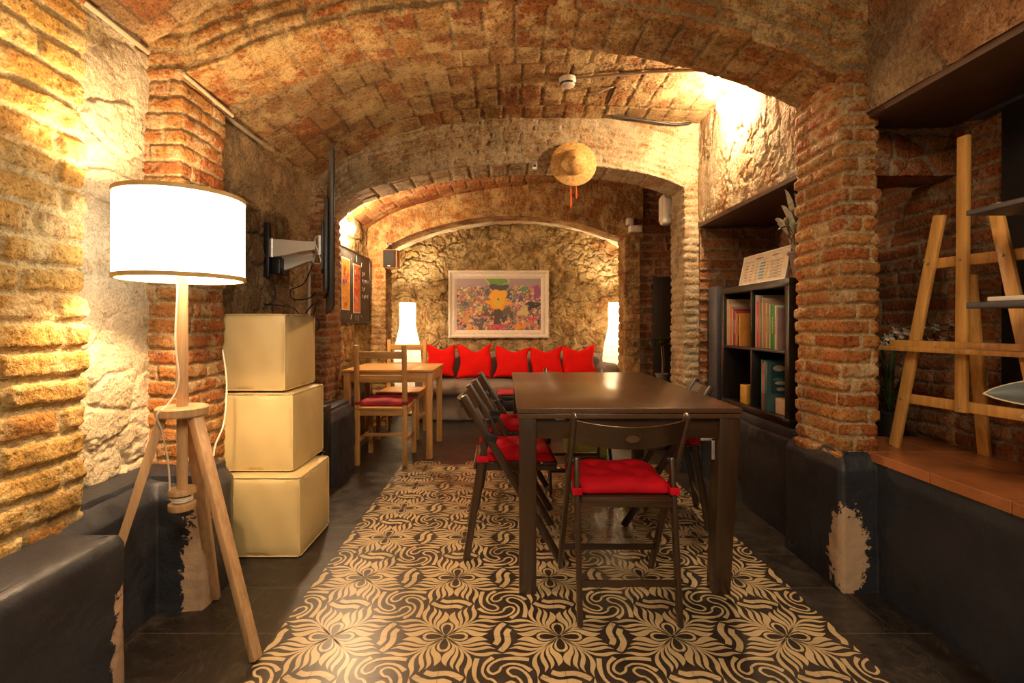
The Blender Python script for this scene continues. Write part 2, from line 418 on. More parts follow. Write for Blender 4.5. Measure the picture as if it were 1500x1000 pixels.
def pbrick(rh=.062, bl=.27, gap=.012, relief=.014, warp=.010, rough=.010, seed=0., plaster=.0, soft=.010, swap=False, cover=0.):
    def f(S, T, p):
        if swap: S, T = T, S
        w1 = fbm(p, 3.2, 2, seed)-.5; w2 = fbm(p, 2.6, 2, seed+40)-.5; w3 = fbm(p, 22., 2, seed+9)-.5
        tw = T+warp*2*w1+.006*w3; sw = S+warp*2*w2+.008*w3
        row = np.floor(tw/rh); off = hsh(row, row*0+seed, 5.)*bl
        sw2 = sw+off; col = np.floor(sw2/bl)
        jit = (hsh(row, col, 7.)-.5)*.25*bl
        fy = fr(tw/rh)*rh; fx = fr(sw2/bl)*bl
        dy = np.minimum(fy, rh-fy); dx = np.minimum(fx+0*jit, bl-fx)
        d = np.minimum(dy, dx)+.005*(fbm(p, 45., 2, seed+3)-.5)*2
        m = sstep(gap*.5, gap*.5+soft, d)
        r = hsh(row, col, seed+1.)
        miss = sstep(.90, .96, hsh(row, col, seed+8.))
        relief_ = relief*.36
        edge = .75+.25*sstep(0., .022, d)
        h = m*(relief_*(.55+.8*r)*edge-miss*relief_*.8)
        h = h+rough*(fbm(p, 9., 5, seed+2)-.5)*1.1+.0035*(fbm(p, 95., 2, seed+6)-.5)
        h = h-.0035*np.exp(-((d-gap*.55)/.0035)**2)*(relief > .005)
        pit = sstep(.66, .78, fbm(p, 38., 2, seed+12)); h = h-.0035*pit*(rough > .006)
        if plaster > 0:
            pm = sstep(1-plaster-.08, 1-plaster+.08, fbm(p, 1.7, 3, seed+20)*.9+.05+.25*(fbm(p, 14., 2, seed+31)-.5))
            h = h*(1-pm)+pm*(relief_*1.25+rough*.8*(fbm(p, 16., 3, seed+4)-.5))
            m = m*(1-pm*.9)
        return h, m, r
    return f
def prubble(sc=(.22, .15), relief=.025, rough=.022, seed=0., gapw=.10, plaster=0.):
    def f(S, T, p):
        w1 = fbm(p, 5., 3, seed)-.5; w2 = fbm(p, 4., 3, seed+30)-.5
        x = S/sc[0]+.9*w1+seed; y = T/sc[1]+.9*w2
        f1, f2, r = voro(x, y); d = f2-f1
        m = sstep(gapw*.4, gapw*1.5, d+.10*(fbm(p, 40., 2, seed)-.5))
        h = m*relief*(.3+r)+rough*(fbm(p, 6., 5, seed+2)-.5)*1.8
        rid = np.abs(fbm(p, 11., 3, seed+6)-.5)*2
        h = h-rough*.5*(1-sstep(0., .12, rid))+.005*(fbm(p, 80., 2, seed+16)-.5)
        if plaster > 0:
            pm = sstep(1-plaster-.06, 1-plaster+.06, fbm(p, 1.9, 3, seed+20))
            h = h*(1-pm)+pm*(relief*1.0+h*.35+rough*.40*(fbm(p, 14., 4, seed+4)-.5)); m = m*(1-pm*.6)
        return h, m, r
    return f
def pflat(rough=.006, seed=0., sc=8.):
    def f(S, T, p):
        return rough*(fbm(p, sc, 4, seed)-.5)*2+rough*.15*(fbm(p, 60., 2, seed+3)-.5), np.ones(S.shape), fbm(p, 3., 2, seed+5)
    return f
def wall_p(path, z0):
    def P(S, T):
        a = path(S); return np.stack([a[..., 0], a[..., 1], z0+T], -1)
    return P
def vault_p(path, Y0):
    def P(S, T):
        a = path(S); return np.stack([a[..., 0], Y0+T, a[..., 1]], -1)
    return P
def arch_p(path, Y0, D):
    def P(S, T):
        a = path(S); y = Y0+np.clip(T, 0, D); z = a[..., 1]+np.maximum(-T, 0)+np.maximum(T-D, 0)
        return np.stack([a[..., 0], y, z], -1)
    return P
def ext(path, l=None, r=None):
    """lengthen an arch curve level beyond its springings"""
    pts = [tuple(p) for p in path.a]
    if l is not None: pts = [(l, pts[0][1])]+pts
    if r is not None: pts = pts+[(r, pts[-1][1])]
    return Path(pts)
def parch(D, tile=.145, seed=0., face=None, soffit_rows=1, relief=.010):
    face = face or pbrick(.066, .27, .012, .018, .012, .016, seed)
    so = pbrick(tile, D/soffit_rows+1e-3, .010, relief, .004, .008, seed+3, swap=True, soft=.007)
    def f(S, T, p):
        hf, mf, rf = face(S, -T+.03, p)
        hs, ms, rs = so(S, np.clip(T, .012, D-.012), p)
        k = sstep(-.004, .004, T)
        e = np.clip(1-np.abs(T)/.02, 0, 1)*.35
        return (hf*(1-k)+hs*k)*(1-e)+e*.006, mf*(1-k)+ms*k, rf*(1-k)+rs*k
    return f

# ---------------- left side
ZT = 2.9
surface('wall_left', wall_p(Path([(-1.36,-.8),(-1.36,1.573),(-1.56,1.58)]), .42), 0, 2.57, 0, 2.1, .008,
        pbrick(.085, .34, .009, .036, .020, .030, 1., plaster=.12, soft=.013), M['brick_left'])
surface('wall_left_recess', wall_p(Path([(-1.51,1.56),(-1.51,2.07)]), .40), 0, .51, 0, 1.95, .006,
        prubble((.20,.13), .018, .016, 3., plaster=.50), M['plaster_left'])
surface('brick_pillar', wall_p(Path([(-1.60,2.05),(-1.36,2.05),(-1.36,2.36),(-1.60,2.36)]), .40), 0, .79, 0, 1.76, .006,
        pbrick(.066, .27, .006, .030, .012, .012, 5., soft=.009), M['brick_pillar'])
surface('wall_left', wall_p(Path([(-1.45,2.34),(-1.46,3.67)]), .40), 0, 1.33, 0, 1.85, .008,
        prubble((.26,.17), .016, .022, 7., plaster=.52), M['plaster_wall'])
surface('brick_pillar', wall_p(Path([(-1.60,3.65),(-1.33,3.65),(-1.33,3.95),(-1.60,3.95)]), .40), 0, .80, 0, 1.66, .008,
        pbrick(.060, .25, .012, .022, .012, .014, 9.), M['brick_dark'])
surface('wall_left', wall_p(Path([(-1.46,3.93),(-1.46,5.17)]), .30), 0, 1.24, 0, 2.0, .010,
        prubble((.24,.16), .022, .026, 11., plaster=.35), M['rubble'])
surface('brick_pillar', wall_p(Path([(-1.60,5.15),(-1.257,5.15),(-1.257,5.42),(-1.60,5.42)]), .0), 0, .90, 0, 1.93, .010,
        pbrick(.058, .24, .012, .014, .008, .008, 12.), M['brick_arch'])
# ---------------- right side (walked from far to near so the faces look into the room)
surface('brick_pillar', wall_p(Path([(1.56,2.36),(1.41,2.36),(1.41,2.05),(1.555,2.05),(1.555,2.17)]), .44), 0, .73, 0, 1.72, .006,
        pbrick(.0615, .25, .006, .034, .008, .012, 15., soft=.009), M['brick_pillar'])
surface('brick_pillar', wall_p(Path([(1.55,3.95),(1.34,3.95),(1.34,3.65),(1.49,3.65)]), .40), 0, .66, 0, 1.74, .008,
        pbrick(.058, .24, .012, .022, .010, .016, 17.), M['face_light'])
surface('brick_pillar', wall_p(Path([(1.60,5.42),(1.257,5.42),(1.257,5.15),(1.42,5.15)]), 0), 0, .77, 0, 2.03, .010,
        pbrick(.085, .26, .014, .026, .012, .014, 18.), M['brick_arch'])
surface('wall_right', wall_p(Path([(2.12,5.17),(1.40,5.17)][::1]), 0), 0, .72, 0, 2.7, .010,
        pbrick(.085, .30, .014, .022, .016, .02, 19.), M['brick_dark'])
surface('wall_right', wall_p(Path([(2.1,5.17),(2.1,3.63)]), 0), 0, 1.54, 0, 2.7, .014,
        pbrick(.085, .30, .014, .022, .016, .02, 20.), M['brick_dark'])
# long back wall of the right hand niches
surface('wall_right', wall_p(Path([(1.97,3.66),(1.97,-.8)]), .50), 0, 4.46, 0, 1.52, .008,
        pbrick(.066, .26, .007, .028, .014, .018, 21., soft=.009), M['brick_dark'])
# far cheek of the book niche
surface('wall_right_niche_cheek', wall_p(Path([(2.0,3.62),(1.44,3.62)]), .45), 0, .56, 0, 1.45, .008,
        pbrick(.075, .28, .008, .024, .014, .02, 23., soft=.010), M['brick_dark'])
# partition with the low opening behind the easel
OP = Path([(1.625,.45),(1.63,1.74),(1.99,1.77)])
def partition():
    def P(S, T): return np.stack([1.54+S, 2.155+0*S, .45+T], -1)
    base = prubble((.16,.09), .022, .022, 25., gapw=.14)
    surface('wall_right_partition', lambda S, T: np.stack([1.54+S, 2.155+.02*np.sin(9*S)*0, 1.75+T], -1), 0, .46, 0, .26, .007, base, M['brick_dark'])
    surface('wall_right_partition', lambda S, T: np.stack([1.54+S, 2.155+0*S, .5+T], -1), 0, .085, 0, 1.30, .007, base, M['brick_dark'])
    surface('wall_right_partition', lambda S, T: np.stack([1.54+S, 2.155+T, 1.75+0*S], -1), 0, .46, 0, .20, .010, pflat(.008), M['brick_dark'], flip=True)
    surface('wall_right_partition', lambda S, T: np.stack([1.625+0*S, 2.155+S, .5+T], -1), 0, .20, 0, 1.26, .010, pflat(.008), M['brick_dark'], flip=False)
partition()
# plastered beams over the niches
surface('wall_right', wall_p(Path([(1.45,3.66),(1.45,2.34)]), 1.84), 0, 1.32, 0, .80, .007,
        prubble((.12,.42), .012, .012, 27., gapw=.05, plaster=.40), M['face_light'])
surface('wall_right', wall_p(Path([(1.52,2.06),(1.52,-.8)]), 1.98), 0, 2.86, 0, .95, .008,
        prubble((.45,.30), .010, .010, 29., gapw=.04, plaster=.55), M['plaster_red'])
def slab(name, lo, hi, mat, bev=.004): 
    return mark(MB().bb(lo, hi, bev).obj(name, mat), kind='structure')
slab('trim_soffit', (1.44,2.20,1.815), (2.0,3.66,1.86), M['soffit'])
slab('trim_soffit', (1.515,-.8,1.955), (1.94,2.15,1.995), M['soffit'])
slab('trim_shelf_edge', (1.925,-.8,1.94), (1.985,2.02,1.985), M['slate_panel'])

# ---------------- arches
A1 = Path([(-1.36,2.135),(-1.16,2.205),(-.955,2.275),(-.625,2.36),(-.30,2.41),(.10,2.432),(.467,2.41),(.889,2.325),(1.19,2.232),(1.41,2.135)], True)
A2 = Path([(-1.33,1.93),(-1.23,2.01),(-1.07,2.095),(-.66,2.21),(-.356,2.262),(.05,2.295),(.5,2.292),(.967,2.235),(1.20,2.175),(1.34,2.115)], True)
A3 = Path([(-1.257,1.89),(-1.15,1.965),(-.86,2.085),(-.36,2.205),(.14,2.24),(.65,2.185),(1.257,2.0)], True)
def arch(name, path, Y0, D, up, l, r, step, pat, mat):
    e = ext(path, l, r)
    return surface(name, arch_p(e, Y0, D), 0, e.L, -up, D+.25, step, pat, mat, flip=True, eps=.006)
arch('brick_arch', A1, 2.05, .31, .72, -1.62, 1.56, .007,
     parch(.31, .142, 31., pbrick(.066, .25, .013, .030, .022, .030, 31.), relief=.009), M['brick_arch'])
arch('brick_arch', A2, 3.65, .30, .62, -1.55, 1.52, .009,
     parch(.30, .15, 33., pbrick(.052, .22, .010, .020, .018, .024, 33.)), M['face_light'])
arch('brick_arch', A3, 5.15, .27, .62, -1.60, 1.45, .010,
     parch(.27, .15, 35., pbrick(.12, .06, .006, .004, .01, .008, 35.), relief=.004), M['brick_arch'])
# ---------------- vaults
V0 = Path([(-1.56,2.20),(-1.487,2.262),(-1.315,2.372),(-1.18,2.46),(-.8,2.64),(-.2,2.80),(.6,2.87),(1.60,2.86)], True)
V1 = Path([(-1.50,2.13),(-1.436,2.18),(-1.15,2.35),(-.764,2.525),(-.2545,2.612),(.25,2.637),(.9,2.625),(1.50,2.587)], True)
V2 = Path([(-1.52,2.05),(-1.45,2.106),(-1.05,2.315),(-.36,2.485),(.5,2.58),(1.42,2.54),(2.12,2.42)], True)
V3 = Path([(-1.66,1.86),(-1.2,2.14),(-.5,2.34),(.2,2.40),(1.0,2.30),(1.66,2.0)], True)
def tiles(seed, gap=.010, relief=.008): return pbrick(.275, .148, gap, relief, .006, .008, seed, soft=.006)
surface('ceiling', vault_p(V0, -.8), 0, V0.L, 0, 2.86, .012, tiles(41.), M['vault_tile'], flip=True)
surface('ceiling', vault_p(V1, 2.34), 0, V1.L, 0, 1.33, .008, tiles(43., .011, .010), M['vault_tile'], flip=True)
surface('ceiling', vault_p(V2, 3.93), 0, V2.L, 0, 1.24, .009, tiles(45.), M['vault_red'], flip=True)
surface('ceiling', vault_p(V3, 5.40), 0, V3.L, 0, 1.05, .014, pflat(.02, 47.), M['plaster_left'], flip=True)
# ---------------- alcove
surface('wall_back', lambda S, T: np.stack([-1.65+S, 6.40+0*S, T], -1), 0, 3.3, 0, 2.5, .009,
        prubble((.40,.24), .022, .048, 51., gapw=.045, plaster=.25), M['rubble'])
surface('wall_left_alcove', wall_p(Path([(-1.58,5.38),(-1.58,6.42)]), 0), 0, 1.04, 0, 2.5, .014, prubble((.3,.2), .02, .03, 53.), M['rubble'])
surface('wall_right_alcove', wall_p(Path([(1.60,6.42),(1.60,5.38)]), 0), 0, 1.04, 0, 2.5, .014, prubble((.3,.2), .02, .03, 54.), M['rubble'])

# ---------------- painted plinths
def plinth(name, pts, prof, step=.012, seed=60., rough=.010, eps=.02):
    path = Path(pts); pr = Path(prof)
    def P(S, T):
        a = path(S); b = path(S+.03)-path(S-.03)
        n = np.stack([b[..., 1], -b[..., 0]], -1); n /= np.maximum(np.linalg.norm(n, axis=-1, keepdims=True), 1e-9)
        o = pr(T)
        return np.stack([a[..., 0]+n[..., 0]*o[..., 0], a[..., 1]+n[..., 1]*o[..., 0], o[..., 1]], -1)
    return surface(name, P, 0, path.L, 0, pr.L, step, pflat(rough, seed, 7.), M['paint'], eps=eps)
plinth('baseboard_left', [(-1.155,-.8),(-1.155,1.485),(-1.33,1.50)], [(0,-.01),(0,.435),(-.012,.462),(-.045,.470)], .010, 61., .006)
slab('baseboard_left', (-1.62,-.8,.3), (-1.185,1.462,.472), M['paint'], .01)
plinth('baseboard_left', [(-1.33,1.45),(-1.325,1.86),(-1.16,1.875),(-1.155,1.90),(-1.165,2.08),(-1.20,2.16),(-1.37,2.24),(-1.37,3.28),(-1.18,3.34),(-1.16,3.38),(-1.16,3.78),(-1.36,3.98),(-1.39,4.3),(-1.40,5.16)],
       [(0,-.01),(0,.43),(-.035,.485),(-.07,.502)], .010, 62., .012)
for lo, hi in (((-1.62,1.46,.3),(-1.375,3.30,.515)), ((-1.62,1.90,.3),(-1.21,2.13,.512)), ((-1.62,3.38,.3),(-1.21,3.80,.512)), ((-1.62,3.7,.3),(-1.44,5.2,.512))):
    slab('baseboard_left', lo, hi, M['paint'], .012)
plinth('baseboard_right', [(1.44,5.1),(1.44,3.98),(1.30,3.96),(1.30,3.62),(1.445,3.60),(1.445,2.44),(1.385,2.42),(1.372,2.02),(1.385,2.0),(1.525,2.0),(1.525,1.96)],
       [(0,-.01),(0,.50),(-.030,.555),(-.06,.566)], .010, 63., .010)
slab('baseboard_right', (1.42,2.05,.3), (1.6,2.40,.564), M['paint'], .01)
plinth('baseboard_right', [(1.522,2.06),(1.522,-.8)], [(0,-.01),(0,.552),(-.012,.563),(-.03,.563)], .012, 64., .005)
slab('ledge_niche', (1.45,2.20,.50), (2.0,3.64,.566), M['paint'])
slab('ledge_far', (1.40,4.0,.0), (2.1,5.16,.52), M['paint'])
def terrace():
    b = MB(); y = -.8; k = 0
    while y < 2.2:
        for i, x in enumerate((1.512, 1.795)):
            b.bb((x+.0015, y+.0015, .53), (min(x+.281, 1.985), min(y+.281, 2.34), .568+.0008*((k*7+i*3) % 3)), .002, 1)
        y += .283; k += 1
    return mark(b.obj('ledge_terracotta', M['terracotta']), kind='structure')
terrace()

# ---------------- floor
mark(MB().quadgrid(lambda u, v: (-1.75+3.95*u, -.8+7.3*v, 0), 4, 8).obj('floor', M['slate']), kind='structure')
def inlay():
    X0, X1, Y0, Y1 = -.81, 1.19, -.08, 3.92
    bm = bmesh.new()
    def face(pts, z, mi):
        vs = [bm.verts.new((x, y, z)) for x, y in pts]
        f = bm.faces.new(vs); f.material_index = mi
        if f.normal.z < 0: f.normal_flip()
    def ribbon(pts, ws, xf, z=.0014):
        P = crom([Vector((a, b, w)) for (a, b), w in zip(pts, ws)], 6)
        L, R = [], []
        for i, p in enumerate(P):
            t = (P[min(i+1, len(P)-1)]-P[max(i-1, 0)]); t = Vector((t.x, t.y)).normalized(); n = Vector((-t.y, t.x)); w = max(p.z, .002)/2
            L.append(xf(p.x+n.x*w, p.y+n.y*w)); R.append(xf(p.x-n.x*w, p.y-n.y*w))
        VL = [bm.verts.new((x, y, z)) for x, y in L]; VR = [bm.verts.new((x, y, z)) for x, y in R]
        for i in range(len(VL)-1):
            f = bm.faces.new((VL[i], VL[i+1], VR[i+1], VR[i])); f.material_index = 1; f.normal_update()
            if f.normal.z < 0: f.normal_flip()
    fl = [([(.04,.03),(.15,.118),(.28,.170),(.40,.150),(.50,.085),(.62,.062),(.745,.095)], [.008,.022,.045,.10,.13,.105,.0]),
          ([(.05,.042),(.18,.155),(.32,.232),(.45,.240),(.58,.205),(.70,.185),(.82,.225)], [.008,.016,.035,.06,.08,.06,.0]),
          ([(.05,.046),(.20,.182),(.35,.296),(.50,.340),(.64,.315),(.76,.285),(.89,.325)], [.007,.015,.030,.06,.08,.06,.0]),
          ([(.06,.057),(.22,.207),(.37,.345),(.53,.450),(.70,.470),(.85,.430),(1.0,.445)], [.006,.012,.028,.055,.085,.06,.0])]
    tear = ([(.03,.006),(.12,.058),(.22,.090),(.31,.085),(.36,.045),(.372,0),(.36,-.045),(.31,-.085),(.22,-.090),(.12,-.058),(.03,-.006)], [.006,.015,.035,.05,.055,.055,.055,.05,.035,.015,.006])
    dash = ([(1.035,-.385),(.955,-.27),(.905,-.14),(.912,0),(.925,.10),(.875,.215)], [.10,.11,.11,.11,.11,.10])
    hook = ([(-.44,.41),(-.2,.44),(.02,.415),(.17,.31),(.225,.17),(.15,.085),(.05,.14),(.0,.245),(-.136,.31),(-.32,.275),(-.46,.15)], [.085,.08,.055,.045,.045,.045,.045,.042,.045,.055,.085])
    bar = ([(-.47,.53),(-.3,.56),(-.12,.555)], [0, .0, 0])
    rots = [(1,0,0,1),(0,-1,1,0),(-1,0,0,-1),(0,1,-1,0)]
    for i in range(5):
        for j in range(-1, 11):
            cx, cy = -.61+.4*i, 1.72-.4*5+.4*j
            if cy < Y0-.3 or cy > Y1+.3: continue
            for (a, b, c, d) in rots:
                xf = lambda u, v: (cx+.2*(a*u+b*v), cy-.2*(c*u+d*v))
                for p, w in fl:
                    ribbon(p, w, xf); ribbon([(y, x) for x, y in p], w, xf)
                ribbon(*tear, xf); ribbon(*dash, xf)
                for ox in ((-1, 1) if i == 0 else (1,)):
                    xg = lambda u, v: (cx+.2*(ox+a*u+b*v), cy-.2*(1+c*u+d*v))
                    ribbon(*hook, xg)
                if i == 0:
                    xh = lambda u, v: (cx-.4+.2*(a*u+b*v), cy-.2*(c*u+d*v)); ribbon(*dash, xh)
                if i == 4:
                    xh = lambda u, v: (cx+.4+.2*(a*u+b*v), cy-.2*(c*u+d*v)); ribbon(*dash, xh)
    for co, no in (((X0,0,0),(-1,0,0)), ((X1,0,0),(1,0,0)), ((0,Y0,0),(0,-1,0)), ((0,Y1,0),(0,1,0))):
        bmesh.ops.bisect_plane(bm, geom=bm.verts[:]+bm.edges[:]+bm.faces[:], plane_co=co, plane_no=no, clear_outer=True)
    face([(X0,Y0),(X1,Y0),(X1,Y1),(X0,Y1)], .0008, 0)
    g = .0006
    for i in range(1, 10): x = X0+.2*i; face([(x-g,Y0),(x+g,Y0),(x+g,Y1),(x-g,Y1)], .0018, 0)
    k = 0
    while Y0+.2*k <= Y1: y = Y0+.2*k; face([(X0,y-g),(X1,y-g),(X1,y+g),(X0,y+g)], .0018, 0); k += 1
    me = bpy.data.meshes.new('floor_patterned_tiles'); bm.to_mesh(me); bm.free()
    me.materials.append(M['tile_dark']); me.materials.append(M['tile_cream'])
    o = bpy.data.objects.new('floor_patterned_tiles', me); C.objects.link(o); mark(o, kind='structure')
inlay()

# ================================================================ THINGS
Rz = lambda a: Matrix.Rotation(a, 4, 'Z')
Rx = lambda a: Matrix.Rotation(a, 4, 'X')
Ry = lambda a: Matrix.Rotation(a, 4, 'Y')
T_ = Matrix.Translation

# ---------------- tripod floor lamp
t = thing('floor_lamp', 'tall tripod floor lamp of pale wood with lit white drum shade', 'lamp', (-1.112, 1.685, 0))
cx, cy = 0, 0
b = MB(); R = .192; zb, zt = 1.250, 1.537
b.lathe([(R-.004, zb), (R, zb), (R, zt), (R-.004, zt), (R-.004, zb)], 64); b.obj('lampshade', M['shade'], t)
for z in (zb, zt-.012):
    b = MB(); b.lathe([(R-.006, z-.001), (R+.003, z-.001), (R+.003, z+.013), (R-.006, z+.013), (R-.006, z-.001)], 64); b.obj('shade_rim', M['gold_rim'], t)
b = MB()
for k in range(3): b.cyl((0, 0, zt-.05), (R*.985*math.cos(k*2.094), R*.985*math.sin(k*2.094), zt-.03), .0025)
b.lathe([(0, zt-.055), (.022, zt-.055), (.022, zt-.045), (0, zt-.045)], 20); b.obj('shade_spider', M['silver'], t)
MB().lathe([(0, 1.37), (.018, 1.375), (.03, 1.40), (.033, 1.43), (.028, 1.46), (.012, 1.475), (0, 1.477)], 20).obj('bulb', M['bulb'], t)
MB().cyl((0, 0, .812), (0, 0, 1.37), .0185, .0165, 20).obj('pole', M['beech'], t)
MB().lathe([(0, .785), (.077, .785), (.080, .790), (.080, .812), (.077, .816), (0, .816)], 48).obj('top_plate', M['beech'], t)
for (fx, fy) in ((-.814, 1.60), (-1.158, 1.955), (-1.335, 1.53)):
    p1 = Vector((fx+1.112, fy-1.685, 0)); dr = Vector((p1.x, p1.y, 0)).normalized()
    MB().beam(p1+Vector((0, 0, .004)), dr*.056+Vector((0, 0, .79)), .036, .024, (-dr.y, dr.x, 0), .003, taper=1.15).obj('leg', M['beech'], t)
MB().cyl((0, 0, .53), (0, 0, .79), .0165, .0165, 18).obj('lower_rod', M['beech'], t)
b = MB(); b.lathe([(0, .535), (.040, .535), (.042, .53), (.042, .517), (.026, .513), (.026, .488), (.042, .484), (.042, .467), (.040, .463), (0, .463)], 36)
sp = b.obj('cord_spool', M['beech'], t)
b = MB()
for k in range(3): b.tube([((.030)*math.cos(a*PI/6), .030*math.sin(a*PI/6), .494+k*.006) for a in range(13)], .0028, 6)
b.obj('cord_winding', M['white_cable'], sp)
MB().tube([(0, -.02, 1.24), (-.006, -.026, 1.05), (.004, -.024, .9), (-.015, -.05, .83), (-.030, -.080, .80), (-.03, -.055, .74), (-.026, -.03, .62), (-.028, -.02, .50)], .0028, 6).obj('cord', M['white_cable'], t)

# ---------------- leatherette cubes
def cube(loc, rz, label, w=.40, d=.40):
    t = thing('cube_ottoman', label, 'ottoman', loc, rz, 'stacked cream cube ottomans')
    h = .378
    b2 = bmesh.new(); bmesh.ops.create_cube(b2, size=1); bmesh.ops.subdivide_edges(b2, edges=b2.edges[:], cuts=11, use_grid_fill=True)
    for v in b2.verts:
        x, y, z = v.co*2
        e = lambda a, c: max(0, 1-a*a)*max(0, 1-c*c)
        puff = .010
        n = Vector((v.co.x*w, v.co.y*d, v.co.z*h))
        # round the edges
        r = .018; hx, hy, hz = w/2-r, d/2-r, h/2-r
        c = Vector((max(-hx, min(hx, n.x)), max(-hy, min(hy, n.y)), max(-hz, min(hz, n.z)))); dd = n-c
        if dd.length > 0: n = c+dd.normalized()*r
        if abs(x) > .999: n.x += math.copysign(puff*e(y, z), x)+.002*math.sin(9*y+3*z)
        if abs(y) > .999: n.y += math.copysign(puff*e(x, z), y)+.002*math.sin(8*x+4*z)
        if abs(z) > .999: n.z += (puff*.5*e(x, y) if z > 0 else 0)
        v.co = n
    b = MB(); b._add(b2, T_((0, 0, h/2))); body = b.obj('cushion_body', M['leather'], t, smooth=60)
    r = .0032; X, Y, Z0, Z1 = w/2-.003, d/2-.003, .004, h-.003; k = .012
    for z in (Z0+.003, Z1):
        MB().tube([(-X+k, -Y, z), (X-k, -Y, z), (X, -Y+k, z), (X, Y-k, z), (X-k, Y, z), (-X+k, Y, z), (-X, Y-k, z), (-X, -Y+k, z), (-X+k, -Y, z)], r, 6, smooth=False).obj('seam', M['leather'], t)
    for sx in (-1, 1):
        for sy in (-1, 1):
            MB().tube([(sx*X*.995, sy*Y*.995, Z0+.008), (sx*X*.995, sy*Y*.995, Z1-.006)], r, 6).obj('seam', M['leather'], t)
    return t
cube((-1.155, 2.49, 0), 0, 'cream square leatherette ottoman on the floor, bottom of the stack', .385, .385)
cube((-1.215, 2.565, .3835), -.0, 'cream square leatherette ottoman in the middle of the stack', .38, .40)
cube((-1.26, 2.57, .769), .0, 'cream square leatherette ottoman on top of the stack beside the lamp', .38, .375)

# ---------------- television on a swing arm
t = thing('television', 'large flat television turned away, seen nearly edge on above the cubes', 'television', (-.968, 2.69, 1.515), math.atan2(.94, -.36))
# local x runs along the screen (towards the back of the room), +y is the back side
L, H = 1.24, .705
b = MB(); b.box((0, 0, 0), (L, .016, H), None, .004); b.obj('panel', M['tv_back'], t)
MB().box((0, -.0095, 0), (L-.02, .003, H-.02), None, .001).obj('screen', M['black_gloss'], t)
b = MB(); b.box((0, .018, -.04), (L*.70, .022, H*.62), None, .010, 3); b.obj('rear_housing', M['tv_back'], t)
MB().box((0, .034, 0), (.24, .012, .26), None, .003).obj('mounting_plate', M['black_plastic'], t)
t = thing('tv_wall_mount', 'white and silver swing arm wall mount holding the television', 'wall mount', (-1.43, 3.00, 1.5))
MB().bb((-1.45, 2.93, 1.38), (-1.415, 3.02, 1.71), .006).obj('wall_plate', M['black_plastic'], t, world=True)
def arm(p0, p1, h0, h1):
    b = MB(); p0, p1 = Vector(p0), Vector(p1); d = (p1-p0).normalized(); n = Vector((-d.y, d.x, 0))*.016
    pts = []
    for s, f in ((1, 1), (-1, -1)):
        seq = [0, .25, .45, .7, 1.] if s > 0 else [1., .7, .45, .25, 0]
        for q in seq:
            hh = h0+(h1-h0)*(q*q*(3-2*q))
            pts.append(p0+(p1-p0)*q-n+Vector((0, 0, s*hh/2)))
    b.poly(pts, n*2); return b
arm((-1.40, 2.955, 1.555), (-1.075, 2.80, 1.545), .105, .045).obj('arm', M['white_plastic'], t, world=True)
arm((-1.37, 3.03, 1.475), (-1.16, 2.98, 1.505), .095, .040).obj('arm', M['white_plastic'], t, world=True)
MB().cyl((-1.405, 2.95, 1.50), (-1.405, 2.95, 1.61), .024, n=24).obj('pivot', M['silver'], t, world=True)
MB().cyl((-1.055, 2.79, 1.49), (-1.055, 2.79, 1.60), .026, n=24).obj('pivot', M['silver'], t, world=True)
MB().bb((-1.41, 2.955, 1.40), (-1.36, 3.05, 1.50), .006).obj('elbow_block', M['black_plastic'], t, world=True)
def cable(name, pts, r, mat, label, group=None, smooth=True):
    o = MB().tube(pts, r, 8, smooth=smooth).obj(name, mat); return mark(o, label, 'cable' if 'pipe' not in name and 'conduit' not in name else 'pipe', group)
cable('television_cable', [at(388, 395, 2.98), at(375, 430, 2.96), at(391, 446, 2.9), at(404, 432, 2.92), at(397, 405, 2.95), at(393, 396, 2.96)], .004, M['black_cable'], 'black cable loop hanging below the wall plate of the mount')
cable('television_cable', [at(378, 462, 2.9), at(390, 448, 2.9), at(405, 447, 2.95), at(428, 450, 3.0), at(438, 460, 3.0)], .004, M['black_cable'], 'black cable sagging just over the top cream cube')
cable('television_cable', [at(458, 388, 2.85), at(445, 415, 2.9), at(426, 425, 2.95), at(430, 438, 2.95), at(452, 437, 2.9), at(462, 428, 2.85)], .0035, M['black_cable'], 'thin black cable curling between wall and television')
cable('television_cable', [at(448, 458, 2.9), at(456, 448, 2.85), at(462, 446, 2.84), at(459, 462, 2.86)], .004, M['black_cable'], 'black cable running into the lower edge of the television')
cable('television_cable', [at(358, 350, 3.02), at(369, 380, 3.0), at(373, 410, 3.0), at(383, 436, 2.98), at(398, 446, 2.96), at(400, 460, 2.9)], .0022, M['black_cable'], 'thin dark wire wandering down the plaster wall behind the lamp')
cable('television_cable', [at(455, 460, 2.95), at(466, 470, 2.95), at(467, 480, 3.0), at(459, 486, 3.05)], .004, M['black_cable'], 'short black cable bend at the right corner of the top cube')
cable('television_cable', [at(463, 372, 2.78), at(459, 384, 2.80), at(470, 383, 2.72), at(461, 352, 2.75), at(467, 346, 2.68)], .003, M['white_cable'], 'short white cable at the hinge behind the television')
b = MB()
cable('wall_conduit', [(-1.335, 3.33, 1.10), (-1.335, 3.33, 1.55)], .011, M['grey_pipe'], 'pale grey vertical pipe between wall mount and brick pillar', smooth=False)
cable('ceiling_conduit', [(-1.485, .9, 2.245), (-1.48, 2.03, 2.225)], .010, M['cream_pipe'], 'cream pipe along the top of the front left wall', smooth=False)
cable('ceiling_conduit', [(-1.335, 2.03, 2.135), (-1.325, 2.38, 2.11)], .008, M['cream_pipe'], 'cream pipe running under the spring of the nearest arch', smooth=False)
cable('ceiling_conduit', [(-1.405, 2.39, 2.145), (-1.415, 2.86, 2.15)], .011, M['grey_pipe'], 'grey pipe at the top of the wall above the television mount', smooth=False)
